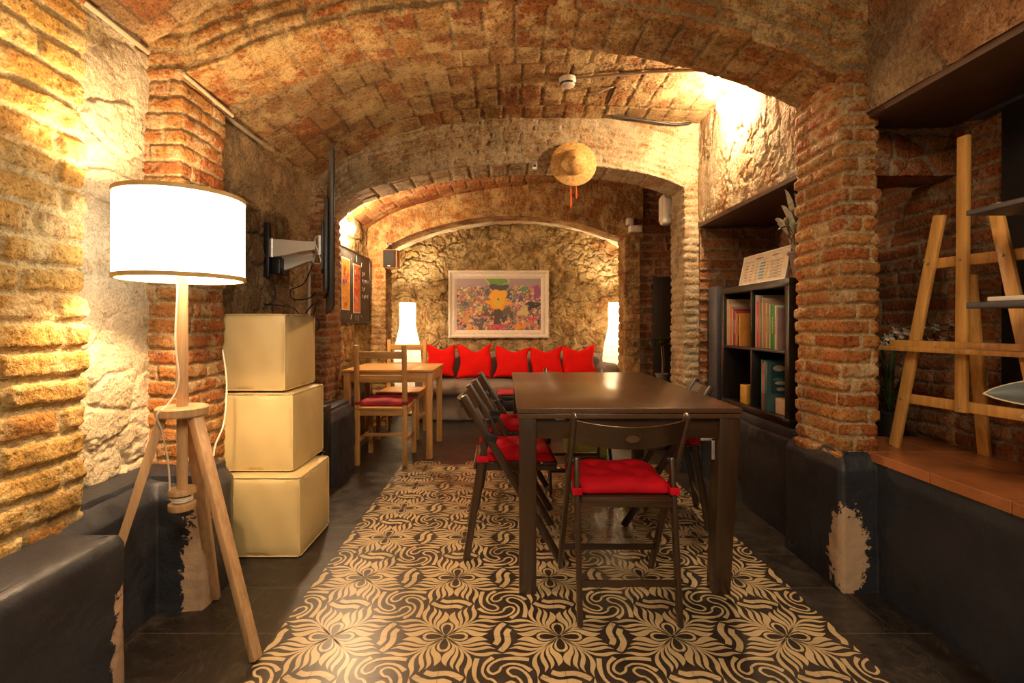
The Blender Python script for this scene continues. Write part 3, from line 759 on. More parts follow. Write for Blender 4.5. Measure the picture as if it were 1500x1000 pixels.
cable('lamp_cable', [at(326, 512, 2.22), at(331, 545, 2.22), at(332, 575, 2.22), at(328, 620, 2.2), at(316, 650, 2.16), at(313, 668, 2.14)], .0035, M['white_cable'], 'white cable hanging down between brick pillar and cream cubes')

# ---------------- equipment cases behind the cubes
t = thing('equipment_case', 'slim black case with white marks standing behind the stacked cubes', 'case', (-1.22, 3.28, 0))
MB().bb((-1.30, 3.20, 0), (-1.172, 3.30, .56), .006).obj('case_body', M['black_plastic'], t, world=True)
b = MB()
for k, (z0, hh) in enumerate(((.14, .030), (.185, .022), (.215, .034), (.26, .010))):
    b.bb((-1.20, 3.196, z0), (-1.186, 3.1995, z0+hh), 0)
    b.bb((-1.20, 3.196, z0), (-1.178, 3.1995, z0+.006), 0)
b.obj('white_lettering', M['chalk'], t, world=True); b = MB()
for k in range(4): b.bb((-1.206+.002*k, 3.196, .44+k*.022), (-1.190+.002*k, 3.1995, .450+k*.022), 0)
b.obj('white_lettering', M['chalk'], t, world=True)

# ---------------- folding chairs
def folding_chair(name='folding_chair'):
    t = thing(name, None, None)
    W = .2055; pm = M['walnut']
    for s in (-1, 1):
        MB().beam((s*W, -.010, .770), (s*W, .440, .004), .020, .036, (1, 0, 0), .006).obj('back_post', pm, t)
        MB().beam((s*(W-.024), .095, .590), (s*(W-.024), .0, .004), .020, .034, (1, 0, 0), .006).obj('rear_leg', pm, t)
        MB().cyl((s*(W+.013), .100, .575), (s*(W-.036), .100, .575), .012, n=16).obj('hinge', M['black_plastic'], t)
        MB().box((s*(W+.012), .118, .578), (.004, .055, .030), Rx(-.3), .002).obj('hinge_plate', M['black_plastic'], t)
    # curved back rail
    def rail(z0, z1, name):
        b = MB(); n = 14
        def P(x, z, o):
            y = (.77-z)*.575-.006
            return Vector((x*(W-.008), y-.046*(1-x*x)-.0+o, z-.016*(1-x*x)))
        front = [[P(-1+2*i/n, z0+(z1-z0)*j/3, 0) for j in range(4)] for i in range(n+1)]
        b2 = bmesh.new(); F = [[b2.verts.new(p) for p in r] for r in front]; K = [[b2.verts.new(p-Vector((0, .014, 0))) for p in r] for r in front]
        for i in range(n):
            for j in range(3):
                b2.faces.new((F[i][j], F[i+1][j], F[i+1][j+1], F[i][j+1])); b2.faces.new((K[i][j+1], K[i+1][j+1], K[i+1][j], K[i][j]))
            b2.faces.new((F[i][3], F[i+1][3], K[i+1][3], K[i][3])); b2.faces.new((K[i][0], K[i+1][0], F[i+1][0], F[i][0]))
        for r in (0, n):
            b2.faces.new([F[r][j] for j in range(4)]+[K[r][j] for j in range(3, -1, -1)])
        bmesh.ops.recalc_face_normals(b2, faces=b2.faces)
        b._add(b2); return b.obj(name, M['walnut_x'], t)
    r = rail(.660, .750, 'back_rail')
    b = MB(); b.lathe([(0, 0), (.017, 0), (.017, .003), (.012, .0035), (0, .0015)], 24, T_((0, -.0335, .690)) @ Rx(PI/2) @ Matrix.Diagonal((1.5, .75, 1, 1))); b.obj('finger_hole', M['walnut_top'], r)
    for k in range(5):
        y = .082+.078*k
        MB().bb((-W+.036, y-.033, .440), (W-.036, y+.033, .454), .004).obj('seat_slat', M['walnut_x'], t)
    for s in (-1, 1): MB().bb((s*(W-.047)-.007, .045, .412), (s*(W-.047)+.007, .425, .441), .003).obj('seat_rail', pm, t)
    MB().bb((-W+.036, .034, .420), (W-.036, .049, .450), .004).obj('stretcher', M['walnut_x'], t)
    MB().beam((-W+.03, .023, .147), (W-.03, .023, .147), .014, .024, (0, 1, 0), .004).obj('stretcher', M['walnut_x'], t)
    MB().beam((-W, .362, .128), (W, .362, .128), .014, .026, (0, 1, 0), .004).obj('stretcher', M['walnut_x'], t)
    MB().beam((-W, .185, .432), (W, .185, .432), .012, .018, (0, 1, 0), .004).obj('stretcher', M['walnut_x'], t)
    return t
def chair_cushion(w=.378, d=.355, th=.045, mat='red', straps=True):
    """tufted pad, origin at the middle of its rear edge, resting on z=0"""
    t = thing('seat_cushion', None, None)
    tf = [(-.42, -.40), (.42, -.40), (0, 0), (-.42, .42), (.42, .42)]
    def H(u, v):
        e = (max(0, 1-abs(u)**5))**.45*(max(0, 1-abs(v)**5))**.45
        h = th*e
        for (a, c) in tf: h -= .020*math.exp(-((u-a)**2+(v-c)**2)/.018)*e
        h += .004*math.sin(7*u+1)*math.sin(6*v)*e
        return h
    def XY(u, v):
        k = 1-.035*(1-v*v)*(abs(u)**4); q = 1-.035*(1-u*u)*(abs(v)**4)
        e3 = min(1, max(0, (v+1)/.3)); e3 = e3*e3*(3-2*e3)
        return u*w/2*k*(.87+.13*e3+.02*v), d/2+v*d/2*q
    b2 = bmesh.new(); n = 30
    top = [[b2.verts.new((*XY(-1+2*i/n, -1+2*j/n), .010+H(-1+2*i/n, -1+2*j/n))) for j in range(n+1)] for i in range(n+1)]
    bot = [[(top[i][j] if i in (0, n) or j in (0, n) else b2.verts.new((*XY(-1+2*i/n, -1+2*j/n), .010-min(.010, H(-1+2*i/n, -1+2*j/n)*.5)))) for j in range(n+1)] for i in range(n+1)]
    for i in range(n):
        for j in range(n):
            b2.faces.new((top[i][j], top[i+1][j], top[i+1][j+1], top[i][j+1]))
            try: b2.faces.new((bot[i][j+1], bot[i+1][j+1], bot[i+1][j], bot[i][j]))
            except ValueError: pass
    b = MB(); b._add(b2); p = b.obj('pad', M[mat], t, smooth=180)
    if straps:
        for s in (-1, 1):
            x = s*.1815; z0 = .004
            bb = MB()
            for lo, hi in (((x-.016, -.012), (x+.016, -.0095)), ((x-.016, .0395), (x+.016, .042)), ((x+s*.0145, -.012), (x+s*.017, .042)), ((x-s*.017, -.012), (x-s*.0145, .042))):
                bb.bb((min(lo[0], hi[0]), lo[1], z0), (max(lo[0], hi[0]), hi[1], z0+.028), .0008)
            bb.obj('tie_strap', M[mat], t)
    return t
fc = folding_chair(); cu = chair_cushion()
spots = [  # rear middle point x, y, heading of the seat, chair label, cushion label
 ((.453, 1.775), 0., 'dark brown folding chair seen from behind at the near end of the table', 'red tufted cushion tied to the nearest folding chair'),
 ((-.185, 2.455), -PI/2+.02, 'dark brown folding chair nearest on the left side of the dark table', 'red tufted cushion on the nearer chair at the left table side'),
 ((-.165, 3.10), -PI/2-.03, 'dark brown folding chair farther back on the left side of the dark table', 'red tufted cushion on the farther chair at the left table side'),
 ((1.115, 2.77), PI/2-.20, 'dark brown folding chair on the right side of the table by the bookshelf', 'red tufted cushion on the chair between table and bookshelf'),
 ((.50, 3.60), PI, 'dark brown folding chair at the far end of the dark table, mostly hidden', 'red tufted cushion on the folding chair at the far table end'),
]
for i, ((x, y), a, lab, cl) in enumerate(spots):
    o = fc if i == 0 else copy_tree(fc)
    o.location = (x, y, 0); o.rotation_euler = (0, 0, a); mark(o, lab, 'chair', 'dark folding chairs around the table')
    c = cu if i == 0 else copy_tree(cu)
    c.location = (x-.062*math.sin(a), y+.062*math.cos(a), .456); c.rotation_euler = (0, 0, a); mark(c, cl, 'cushion', 'red cushions on the folding chairs')

# ---------------- dark dining table
t = thing('dining_table', 'dark brown wooden extending dining table on the patterned tiles', 'table', (.503, 2.70, 0))
x0, x1, y0, y1 = .047, .959, 1.975, 3.42
MB().bb((x0, y0, .738), (x1, y1, .760), .004).obj('tabletop', M['walnut_top'], t, world=True)
MB().bb((x0+.004, y0+.004, .716), (x1-.004, y1-.004, .7365), .003).obj('extension_leaf', M['walnut_top'], t, world=True)
for lo, hi in (((x0+.03, y0+.03, .63), (x1-.03, y0+.05, .714)), ((x0+.03, y1-.05, .63), (x1-.03, y1-.03, .714)), ((x0+.03, y0+.03, .63), (x0+.05, y1-.03, .714)), ((x1-.05, y0+.03, .63), (x1-.03, y1-.03, .714))):
    MB().bb(lo, hi, .002).obj('apron', M['walnut_x'], t, world=True)
MB().beam((x0+.045, y0+.045, 0), (x0+.045, y0+.045, .715), .070, .070, (1, 0, 0), .004).obj('leg', M['walnut'], t, world=True)
MB().beam((x1-.080, y0+.045, 0), (x1-.048, y0+.045, .715), .070, .070, (1, 0, 0), .004, taper=1.2).obj('leg', M['walnut'], t, world=True)
MB().beam((x0+.045, y1-.045, 0), (x0+.045, y1-.045, .715), .070, .070, (1, 0, 0), .004).obj('leg', M['walnut'], t, world=True)
MB().beam((x1-.045, y1-.045, 0), (x1-.045, y1-.045, .715), .070, .070, (1, 0, 0), .004).obj('leg', M['walnut'], t, world=True)
b = MB(); b.bb((.845, 2.002, .545), (.858, 2.006, .632), .001); b.bb((.800, 2.002, .622), (.858, 2.006, .632), .001); b.obj('corner_bracket', M['steel'], t, world=True)
MB().bb((.205, 2.001, .706), (.245, 2.006, .712), .001).obj('pull_handle', M['steel'], t, world=True)

# ---------------- pine table and pine chairs
t = thing('pine_table', 'small light pine table against the left wall', 'table', (-.955, 4.28, 0))
x0, x1, y0, y1 = -1.325, -.583, 3.965, 4.63
b = MB(); b.bb((x0, y0, .705), (x1-.20, y1, .725), .003); b.bb((x1-.198, y0, .705), (x1, y1, .725), .003); b.obj('tabletop', M['pine_x'], t, world=True)
for lo, hi in (((x0+.02, y0+.015, .625), (x1-.02, y0+.035, .704)), ((x0+.02, y1-.035, .625), (x1-.02, y1-.015, .704)), ((x0+.015, y0+.02, .625), (x0+.035, y1-.02, .704)), ((x1-.035, y0+.02, .625), (x1-.015, y1-.02, .704))):
    MB().bb(lo, hi, .002).obj('apron', M['pine_x'], t, world=True)
for x in (x0+.035, x1-.035):
    for y in (y0+.035, y1-.035): MB().beam((x, y, 0), (x, y, .704), .048, .048, (1, 0, 0), .003).obj('leg', M['pine'], t, world=True)
def pine_chair(label, loc, rz):
    t = thing('pine_chair', label, 'chair', loc, rz, 'light pine chairs at the small table')
    W = .185
    for s in (-1, 1):
        b = MB(); b.beam((s*W, .02, 0), (s*W, .02, .47), .036, .036, (1, 0, 0), .003); b.beam((s*W, .02, .46), (s*W, -.012, .935), .036, .034, (1, 0, 0), .003); b.obj('rear_leg', M['pine'], t)
        MB().beam((s*W, .40, 0), (s*W, .40, .43), .036, .036, (1, 0, 0), .003).obj('front_leg', M['pine'], t)
        MB().bb((s*W-.010, .03, .385), (s*W+.010, .39, .432), .003).obj('side_rail', M['pine_y'], t)
        MB().bb((s*W-.010, .03, .17), (s*W+.010, .39, .20), .003).obj('stretcher', M['pine_y'], t)
    MB().bb((-W, .392, .385), (W, .41, .432), .003).obj('front_rail', M['pine_x'], t)
    MB().bb((-W, .012, .385), (W, .03, .432), .003).obj('rear_rail', M['pine_x'], t)
    MB().bb((-W, .19, .185), (W, .21, .21), .003).obj('stretcher', M['pine_x'], t)
    for z, y in ((.86, -.006), (.675, .007)):
        MB().bb((-W+.01, y-.008, z-.032), (W-.01, y+.008, z+.026), .005).obj('back_rail', M['pine_x'], t)
    b = MB()
    for k in range(5): b.bb((-W-.018, .0+.085*k, .433), (W+.018, .082+.085*k, .450), .003)
    b.obj('seat', M['pine_x'], t)
    return t
pine_chair('light pine chair with its back to the viewer, tucked under the small table', (-.965, 3.79, 0), 0)
pine_chair('light pine chair on the far side of the small table facing the viewer', (-1.015, 5.06, 0), PI-.02)
c = chair_cushion(.39, .355, .05, 'dark_red', False); c.location = (-.965, 3.838, .4515); mark(c, 'quilted dark red cushion on the near pine chair', 'cushion')
b = MB()
for s in (-1, 1):
    b.bb((s*.185-.023, -.052, .02), (s*.185+.023, -.0495, .045), .001); b.bb((s*.185-.023, -.052, .02), (s*.185-.0205, .003, .045), .001); b.bb((s*.185+.0205, -.052, .02), (s*.185+.023, .003, .045), .001)
b.obj('tie_strap', M['dark_red'], c)

# ---------------- sofa
t = thing('sofa', 'taupe slipcovered sofa against the back wall of the alcove', 'sofa', (.14, 5.95, 0))
def soft(lo, hi, r, puff=0., seg=4, n=8, wr=.004):
    b2 = bmesh.new(); bmesh.ops.create_cube(b2, size=1); bmesh.ops.subdivide_edges(b2, edges=b2.edges[:], cuts=n, use_grid_fill=True)
    S = [h-l for l, h in zip(lo, hi)]; c0 = Vector([(l+h)/2 for l, h in zip(lo, hi)])
    for v in b2.verts:
        u = v.co*2; p = Vector([v.co[i]*S[i] for i in range(3)])
        hh = Vector([max(1e-4, S[i]/2-r) for i in range(3)]); c = Vector([max(-hh[i], min(hh[i], p[i])) for i in range(3)]); dd = p-c
        if dd.length > 1e-6: p = c+dd.normalized()*min(r, dd.length if dd.length < r else r)
        for i in range(3):
            if abs(u[i]) > .999:
                j, k = (i+1) % 3, (i+2) % 3
                p[i] += math.copysign(puff*(1-u[j]**2)*(1-u[k]**2), u[i])
        p += Vector((math.sin(p.y*23+p.z*31), math.sin(p.x*17+p.z*27), math.sin(p.x*13+p.y*29)))*wr
        v.co = p+c0
    return b2
def softobj(name, lo, hi, r, puff, mat, parent, n=8, wr=.004):
    b = MB(); b._add(soft(lo, hi, r, puff, n=n, wr=wr)); return b.obj(name, mat, parent, world=True, smooth=80)
sx0, sx1 = -1.03, 1.35
softobj('base_skirt', (sx0+.05, 5.52, .0), (sx1-.05, 6.32, .30), .03, .01, M['sofa'], t, 14)
for a, c_ in ((sx0+.12, .125), (.130, sx1-.22)):
    softobj('seat_cushion', (a, 5.44, .285), (c_, 6.15, .425), .06, .02, M['sofa'], t, 10)
softobj('backrest', (sx0+.08, 6.06, .20), (sx1-.08, 6.33, .735), .07, .01, M['sofa'], t, 10, .006)
for a, c_ in ((sx0+.12, .125), (.130, sx1-.20)):
    softobj('back_cushion', (a, 5.97, .44), (c_, 6.14, .73), .06, .02, M['sofa'], t, 10, .006)
softobj('armrest', (sx0, 5.50, .0), (sx0+.115, 6.30, .60), .05, .0, M['sofa'], t, 10)
softobj('armrest', (sx1-.24, 5.50, .0), (sx1, 6.30, .635), .09, .0, M['sofa'], t, 10)
def pillow(label, px, pyc, Y, w, h, tilt, rot, dip=.055, seed=0):
    rnd = random.Random(seed); n = 24; b2 = bmesh.new()
    def XZ(u, v):
        x = u*w/2*(1-.13*(1-v*v)*abs(u)**3)+.012*math.sin(4*v+seed)*abs(u)
        z = v*h/2*(1-.10*(1-u*u)*abs(v)**3)
        if v > 0: z -= dip*v*v*math.exp(-((u-.05)/.5)**2)
        return x, z
    def Th(u, v):
        e = (max(0, 1-u*u))**.42*(max(0, 1-v*v))**.42
        return .062*e*(1-.25*max(0, v)*math.exp(-(u/.4)**2))+.004*math.sin(6*u+seed)*math.sin(5*v+2*seed)*e
    fr_ = [[None]*(n+1) for _ in range(n+1)]; bk = [[None]*(n+1) for _ in range(n+1)]
    for i in range(n+1):
        for j in range(n+1):
            u, v = -1+2*i/n, -1+2*j/n; x, z = XZ(u, v)
            fr_[i][j] = b2.verts.new((x, -Th(u, v), z))
            bk[i][j] = fr_[i][j] if i in (0, n) or j in (0, n) else b2.verts.new((x, Th(u, v), z))
    for i in range(n):
        for j in range(n):
            b2.faces.new((fr_[i][j], fr_[i+1][j], fr_[i+1][j+1], fr_[i][j+1]))
            try: b2.faces.new((bk[i][j+1], bk[i+1][j+1], bk[i+1][j], bk[i][j]))
            except ValueError: pass
    b = MB(); b._add(b2, Ry(rot) @ Rx(-tilt))
    o = b.obj('throw_pillow', M['red_pillow'], smooth=180); o.location = at(px, pyc, Y)+Vector((0, -.035, .040)); return mark(o, label, 'pillow', 'red throw pillows on the sofa')
pillow('bright red throw pillow at the left end of the sofa, partly behind the pine table', 646, 532, 5.80, .36, .39, .22, .02, seed=1)
pillow('bright red throw pillow with two tall ears, second from the left on the sofa', 696, 533, 5.80, .42, .42, .25, -.02, .09, seed=2)
pillow('bright red throw pillow in the middle of the sofa under the picture', 750, 535, 5.80, .42, .39, .30, .05, seed=3)
pillow('bright red throw pillow second from the right, overlapping its right neighbour', 800, 535, 5.82, .40, .39, .28, -.05, seed=4)
pillow('bright red throw pillow at the right end beside the sofa arm', 847, 533, 5.80, .41, .39, .28, -.05, .06, seed=5)

# ---------------- paper floor lamps
def paper_lamp(x, y, label):
    t = thing('paper_floor_lamp', label, 'lamp', (x, y, 0), 0, 'lit rice paper lamps beside the sofa')
    prof = [(.001, .02), (.10, .02), (.125, .10), (.150, .28), (.165, .48), (.168, .64), (.155, .80), (.125, .95), (.100, 1.06), (.094, 1.20), (.094, 1.355)]
    P = crom([Vector((a, 0, z)) for a, z in prof[1:]], 8)
    b = MB(); b.lathe([(p.x*(1+.012*math.sin(k*1.9)), p.z) for k, p in enumerate(P)], 36, rmod=lambda k, z: 1+.012*math.sin(k*2.1+z*14)); b.obj('paper_shade', M['paper'], t, smooth=60)
    b = MB()
    for k in range(4): a = k*PI/2+.4; b.cyl((.09*math.cos(a), .09*math.sin(a), .0), (.085*math.cos(a), .085*math.sin(a), 1.35), .003, n=6)
    b.obj('wire_frame', M['silver'], t)
    MB().lathe([(0, 0), (.11, 0), (.11, .012), (0, .012)], 30).obj('base', M['silver'], t)
    MB().lathe([(0, 1.17), (.02, 1.18), (.032, 1.22), (.03, 1.26), (.012, 1.29), (0, 1.29)], 18).obj('bulb', M['bulb_paper'], t)
    return t
paper_lamp(-1.20, 6.02, 'tall white paper lamp glowing behind the far pine chair')
paper_lamp(1.365, 6.00, 'tall white paper lamp glowing at the right end of the sofa')

# ---------------- picture
def painting():
    tl = at(657, 396, 6.33); br = at(804, 495, 6.33); x0, x1, z0, z1 = tl.x, br.x, br.z, tl.z
    t = thing('framed_picture', 'wide colourful collage picture in a carved white frame above the sofa', 'picture', ((x0+x1)/2, 6.33, z0))
    fw = .105
    b = MB()
    def side(p, q, inn):   # mitred profile strip
        prof = [(0, 0), (0, -.045), (.02, -.055), (.035, -.045), (.05, -.030), (.07, -.036), (.085, -.028), (fw, -.012), (fw, 0)]
        return prof
    rings = [(0, 0), (0, -.045), (.018, -.058), (.034, -.048), (.048, -.030), (.070, -.038), (.086, -.028), (fw, -.014), (fw, .0)]
    b2 = bmesh.new(); R = []; nx, nz = 60, 40
    def loop(o, d):
        pts = []
        a0, a1, c0, c1 = x0+o, x1-o, z0+o, z1-o
        for i in range(nx): pts.append((a0+(a1-a0)*i/nx, c0))
        for i in range(nz): pts.append((a1, c0+(c1-c0)*i/nz))
        for i in range(nx): pts.append((a1-(a1-a0)*i/nx, c1))
        for i in range(nz): pts.append((a0, c1-(c1-c0)*i/nz))
        return [b2.verts.new((x, 6.36+d+(.006*math.sin(k*2.1) if -.05 > d else (.003*math.sin(k*1.3) if -.036 > d else 0)), z)) for k, (x, z) in enumerate(pts)]
    for o, d in rings: R.append(loop(o, d))
    for a, c in zip(R, R[1:]):
        for k in range(len(a)): b2.faces.new((a[k], a[(k+1) % len(a)], c[(k+1) % len(a)], c[k]))
    bmesh.ops.recalc_face_normals(b2, faces=b2.faces); b._add(b2)
    b.obj('frame', M['white_frame'], t, world=True, smooth=50)
    # collage: painted in blobs
    NX, NY = 300, 186; rng = np.random.RandomState(5)
    X, Y = np.meshgrid(np.linspace(0, 1.6, NX), np.linspace(0, 1, NY), indexing='ij')
    img = np.zeros((NX, NY, 3)); img[:] = (.20, .15, .12)
    img[Y > .82] = (.32, .25, .26)
    pal = [(.65,.18,.06),(.75,.30,.10),(.60,.06,.05),(.08,.07,.09),(.10,.10,.16),(.16,.22,.08),(.70,.50,.32),(.62,.42,.25),(.45,.10,.22),(.05,.04,.04),(.55,.45,.10),(.25,.12,.06),(.70,.22,.16),(.12,.14,.24),(.66,.58,.42)]
    def blob(cx, cy, rx, ry, col, edge=None, a=None, wob=.2):
        a = rng.uniform(0, PI) if a is None else a; dx, dy = X-cx, Y-cy
        u = dx*math.cos(a)+dy*math.sin(a); v = -dx*math.sin(a)+dy*math.cos(a); th = np.arctan2(v/ry, u/rx)
        r = np.sqrt((u/rx)**2+(v/ry)**2)*(1+wob*np.sin(3*th+cx*20)+wob*.5*np.sin(5*th+cy*33))
        if edge is not None: img[r < 1.14] = edge
        img[r < 1] = col
    for k in range(620):
        y = rng.uniform(0, .84); r = rng.uniform(.014, .036)*(1.3-.5*y); blob(rng.uniform(0, 1.6), y, r, r*rng.uniform(.6, 1), pal[rng.randint(len(pal))], (.62, .50, .38) if rng.rand() < .5 else None)
        if rng.rand() < .6: blob(rng.uniform(0, 1.6), y, r*.3, r*.3, pal[rng.randint(len(pal))])
    for q in [(.78,.92,.25,.10,(.13,.26,.03)), (.80,.78,.25,.13,(.05,.05,.05)), (.60,.72,.10,.09,(.09,.08,.10)), (.98,.68,.10,.11,(.08,.07,.09)), (1.28,.78,.14,.06,(.08,.26,.13)), (1.52,.72,.09,.17,(.30,.05,.22)), (1.22,.60,.07,.07,(.12,.07,.14)),
              (.62,.34,.16,.09,(.13,.08,.04)), (.96,.36,.14,.10,(.12,.08,.04)), (.80,.22,.20,.14,(.07,.045,.03)), (.78,.08,.22,.06,(.55,.05,.14)), (.16,.50,.08,.09,(.06,.06,.07)), (.12,.43,.09,.05,(.16,.22,.09)), (.20,.27,.13,.13,(.50,.26,.10)),
              (.45,.15,.13,.13,(.10,.08,.10)), (.28,.05,.13,.07,(.68,.32,.08)), (1.20,.09,.15,.08,(.72,.28,.03)), (1.45,.48,.16,.10,(.03,.03,.03)), (1.42,.22,.10,.07,(.62,.08,.14)), (1.28,.36,.11,.10,(.60,.52,.22)), (.44,.40,.08,.10,(.58,.48,.12))]:
        blob(q[0], q[1], q[2]*.72, q[3]*.78, q[4], (.50, .44, .26) if rng.rand() < .4 else None, 0., .22)
    for k in range(330):
        y = rng.uniform(0, .78); r = rng.uniform(.010, .024); blob(rng.uniform(0, 1.6), y, r, r*.8, pal[rng.randint(len(pal))])
    blob(.79, .62, .15, .17, (.82, .42, .02), None, 0., .16); blob(.79, .50, .19, .09, (.80, .36, .01), None, 0., .22); blob(.79, .53, .10, .08, (.72, .50, .03), None, 0, .05); blob(.79, .595, .018, .014, (.02, .02, .02), None, 0)
    blob(.79, .30, .06, .13, (.07, .045, .03), None, 0)
    px0, px1, pz0, pz1 = x0+fw-.012, x1-fw+.012, z0+fw-.012, z1-fw+.012
    P = np.stack([px0+(px1-px0)*X/1.6, np.full_like(X, 6.345), pz0+(pz1-pz0)*Y], -1)-np.array(t.location)
    idx = np.arange(NX*NY).reshape(NX, NY); q = np.stack([idx[:-1, :-1], idx[1:, :-1], idx[1:, 1:], idx[:-1, 1:]], -1).reshape(-1, 4)
    me = bpy.data.meshes.new('canvas'); me.vertices.add(NX*NY); me.vertices.foreach_set('co', P.reshape(-1).astype(np.float32))
    me.loops.add(len(q)*4); me.loops.foreach_set('vertex_index', q.reshape(-1).astype(np.int32)); me.polygons.add(len(q)); me.polygons.foreach_set('loop_start', (np.arange(len(q))*4).astype(np.int32)); me.update()
    at_ = me.attributes.new('paint', 'FLOAT_COLOR', 'POINT'); at_.data.foreach_set('color', np.concatenate([img, np.ones((NX, NY, 1))], -1).reshape(-1).astype(np.float32))
    m, nt, bs = new_mat('collage_print'); a = N(nt, 'ShaderNodeAttribute', attribute_name='paint'); nt.links.new(a.outputs['Color'], bs.inputs['Base Color']); bs.inputs['Roughness'].default_value = .35
    me.materials.append(m); o = bpy.data.objects.new('canvas', me); C.objects.link(o); o.parent = t
painting()

# ---------------- speaker, boxes, detector, hat
t = thing('bookshelf_speaker', 'small wooden speaker with black grille mounted at the left of the alcove', 'speaker', (-1.19, 5.14, 1.68))
MB().bb((-1.270, 5.065, 1.680), (-1.118, 5.20, 1.868), .004).obj('cabinet', M['cherry'], t, world=True)
MB().bb((-1.262, 5.052, 1.686), (-1.134, 5.066, 1.862), .006).obj('grille', M['grille'], t, world=True)
MB().bb((-1.215, 5.050, 1.694), (-1.185, 5.053, 1.700), .0005).obj('badge', M['silver'], t, world=True)
b = MB(); b.cyl((-1.20, 5.13, 1.868), (-1.21, 5.145, 1.93), .012, n=12); b.bb((-1.235, 5.115, 1.925), (-1.175, 5.16, 1.945), .003); b.obj('wall_bracket', M['black_plastic'], t, world=True)
def wbox(name, lo, hi, label, cat):
    t = thing(name, label, cat, ((lo[0]+hi[0])/2, (lo[1]+hi[1])/2, lo[2]))
    MB().bb(lo, hi, .012, 3).obj('housing', M['white_plastic'], t, world=True)
    MB().bb((lo[0]+.012, lo[1]-.003, lo[2]+.012), (hi[0]-.012, lo[1]+.001, hi[2]-.012), .001).obj('cover', M['white_plastic'], t, world=True); return t
wbox('junction_box', (1.262, 5.06, 2.125), (1.335, 5.14, 2.20), 'small square white junction box under the far arch spring', 'box')
wbox('alarm_box', (1.285, 5.04, 2.045), (1.415, 5.14, 2.118), 'wide white plastic box mounted just below the small square one', 'box')
t = thing('white_wall_speaker', 'white rounded speaker fixed behind the right brick pillar', 'speaker', (1.36, 4.08, 1.92))
MB().bb((1.285, 3.985, 1.915), (1.40, 4.10, 2.165), .030, 4).obj('cabinet', M['white_plastic'], t, world=True)
MB().bb((1.283, 4.0, 1.95), (1.287, 4.09, 2.14), .002).obj('grille', M['white_plastic'], t, world=True)
t = thing('smoke_detector', 'round white smoke detector on the vaulted ceiling', 'smoke detector', (.39, 3.05, 2.625))
b = MB(); b.lathe([(0, -.052), (.020, -.052), (.040, -.045), (.050, -.028), (.052, -.012), (.056, 0), (0, 0)], 32); b.obj('housing', M['white_plastic'], t)
b = MB(); b.lathe([(.0445, -.040), (.048, -.034), (.0495, -.030), (.046, -.030)], 32); b.obj('vent_ring', M['black_plastic'], t)
cable('ceiling_conduit', [(.44, 3.03, 2.618), (.70, 2.98, 2.617), (.98, 2.93, 2.608), (1.25, 2.9, 2.596)], .009, M['grey_pipe'], 'brown grey pipe from smoke detector to the wall light')
cable('ceiling_cable', [at(901, 128, 3.17), at(896, 140, 3.28), at(890, 152, 3.42), at(887, 166, 3.56)], .009, M['black_cable'], 'thick black cable bending down the vault towards the pale arch')
cable('ceiling_cable', [at(888, 168, 3.585), at(930, 174, 3.59), at(965, 179, 3.59), at(990, 182, 3.60), at(1012, 180, 3.61)], .009, M['black_cable'], 'thick black cable along the top of the pale arch')
cable('ceiling_cable', [at(899, 127, 3.16), at(885, 131, 3.17), at(872, 136, 3.2)], .005, M['grey_pipe'], 'thin grey cable end next to the bend of the black one')
t = thing('motion_sensor', 'little grey sensor box under the crown of the second arch', 'sensor', (.216, 3.62, 2.24))
MB().bb((.196, 3.605, 2.235), (.238, 3.64, 2.30), .006).obj('housing', M['silver'], t, world=True)
MB().lathe([(0, 0), (.010, 0), (.010, .004), (0, .006)], 16, T_((.217, 3.604, 2.262)) @ Rx(PI/2)).obj('lens', M['black_plastic'], t, world=True)
hp = at(840, 240, 3.585)
t = thing('straw_hat', 'round straw hat with orange red tassels hanging on the pale arch', 'hat', hp)
mx = Rx(PI/2-.10)
b = MB(); b.lathe([(.166, -.004), (.168, 0), (.166, .003), (.13, .018), (.097, .028), (.094, .040), (.080, .066), (.055, .090), (.028, .106), (.010, .114), (0, .118), ], 72, mx, rmod=lambda k, z: 1+.006*(k % 2)); b.obj('brim_and_crown', M['straw'], t)
b = MB(); b.lathe([(.0955, .024), (.099, .027), (.097, .033), (.093, .034)], 60, mx); b.obj('hat_band', M['gold_rim'], t)
b = MB(); b.lathe([(0, .124), (.006, .122), (.009, .117), (.006, .112)], 16, mx); b.obj('tip_knob', M['straw'], t)
for dx, ln in ((-.022, .29), (.018, .225)):
    b = MB(); b.cyl((dx, .0, -.13), (dx+.003, -.004, -ln), .0045, .007, 8); b.cyl((dx+.003, -.004, -ln), (dx+.003, -.004, -ln-.03), .0085, .004, 8); b.obj('tassel', M['orange_string'], t)

# ---------------- wall lamps
def sconce(x, y, z, s, label, m='globe'):
    t = thing('wall_lamp', label, 'lamp', (x, y, z), 0, 'glowing wall lamps')
    MB().lathe([(0, -.04), (.03, -.038), (.05, -.02), (.058, .01), (.05, .04), (.03, .055), (0, .06)], 28, T_((0, 0, -.0))).obj('glass_globe', M[m], t)
    MB().lathe([(0, 0), (.045, 0), (.045, .012), (.03, .018), (0, .018)], 24, T_((s*.075, 0, 0)) @ Ry(-s*PI/2)).obj('backplate', M['white_plastic'], t)
    MB().cyl((s*.02, 0, 0), (s*.07, 0, 0), .009, n=12).obj('arm', M['white_plastic'], t)
sconce(1.365, 3.02, 2.44, 1, 'overexposed wall lamp high on the right wall of the second bay')
sconce(-1.38, 4.32, 1.93, -1, 'overexposed wall lamp on the left wall above the chalkboard', 'globe_left')

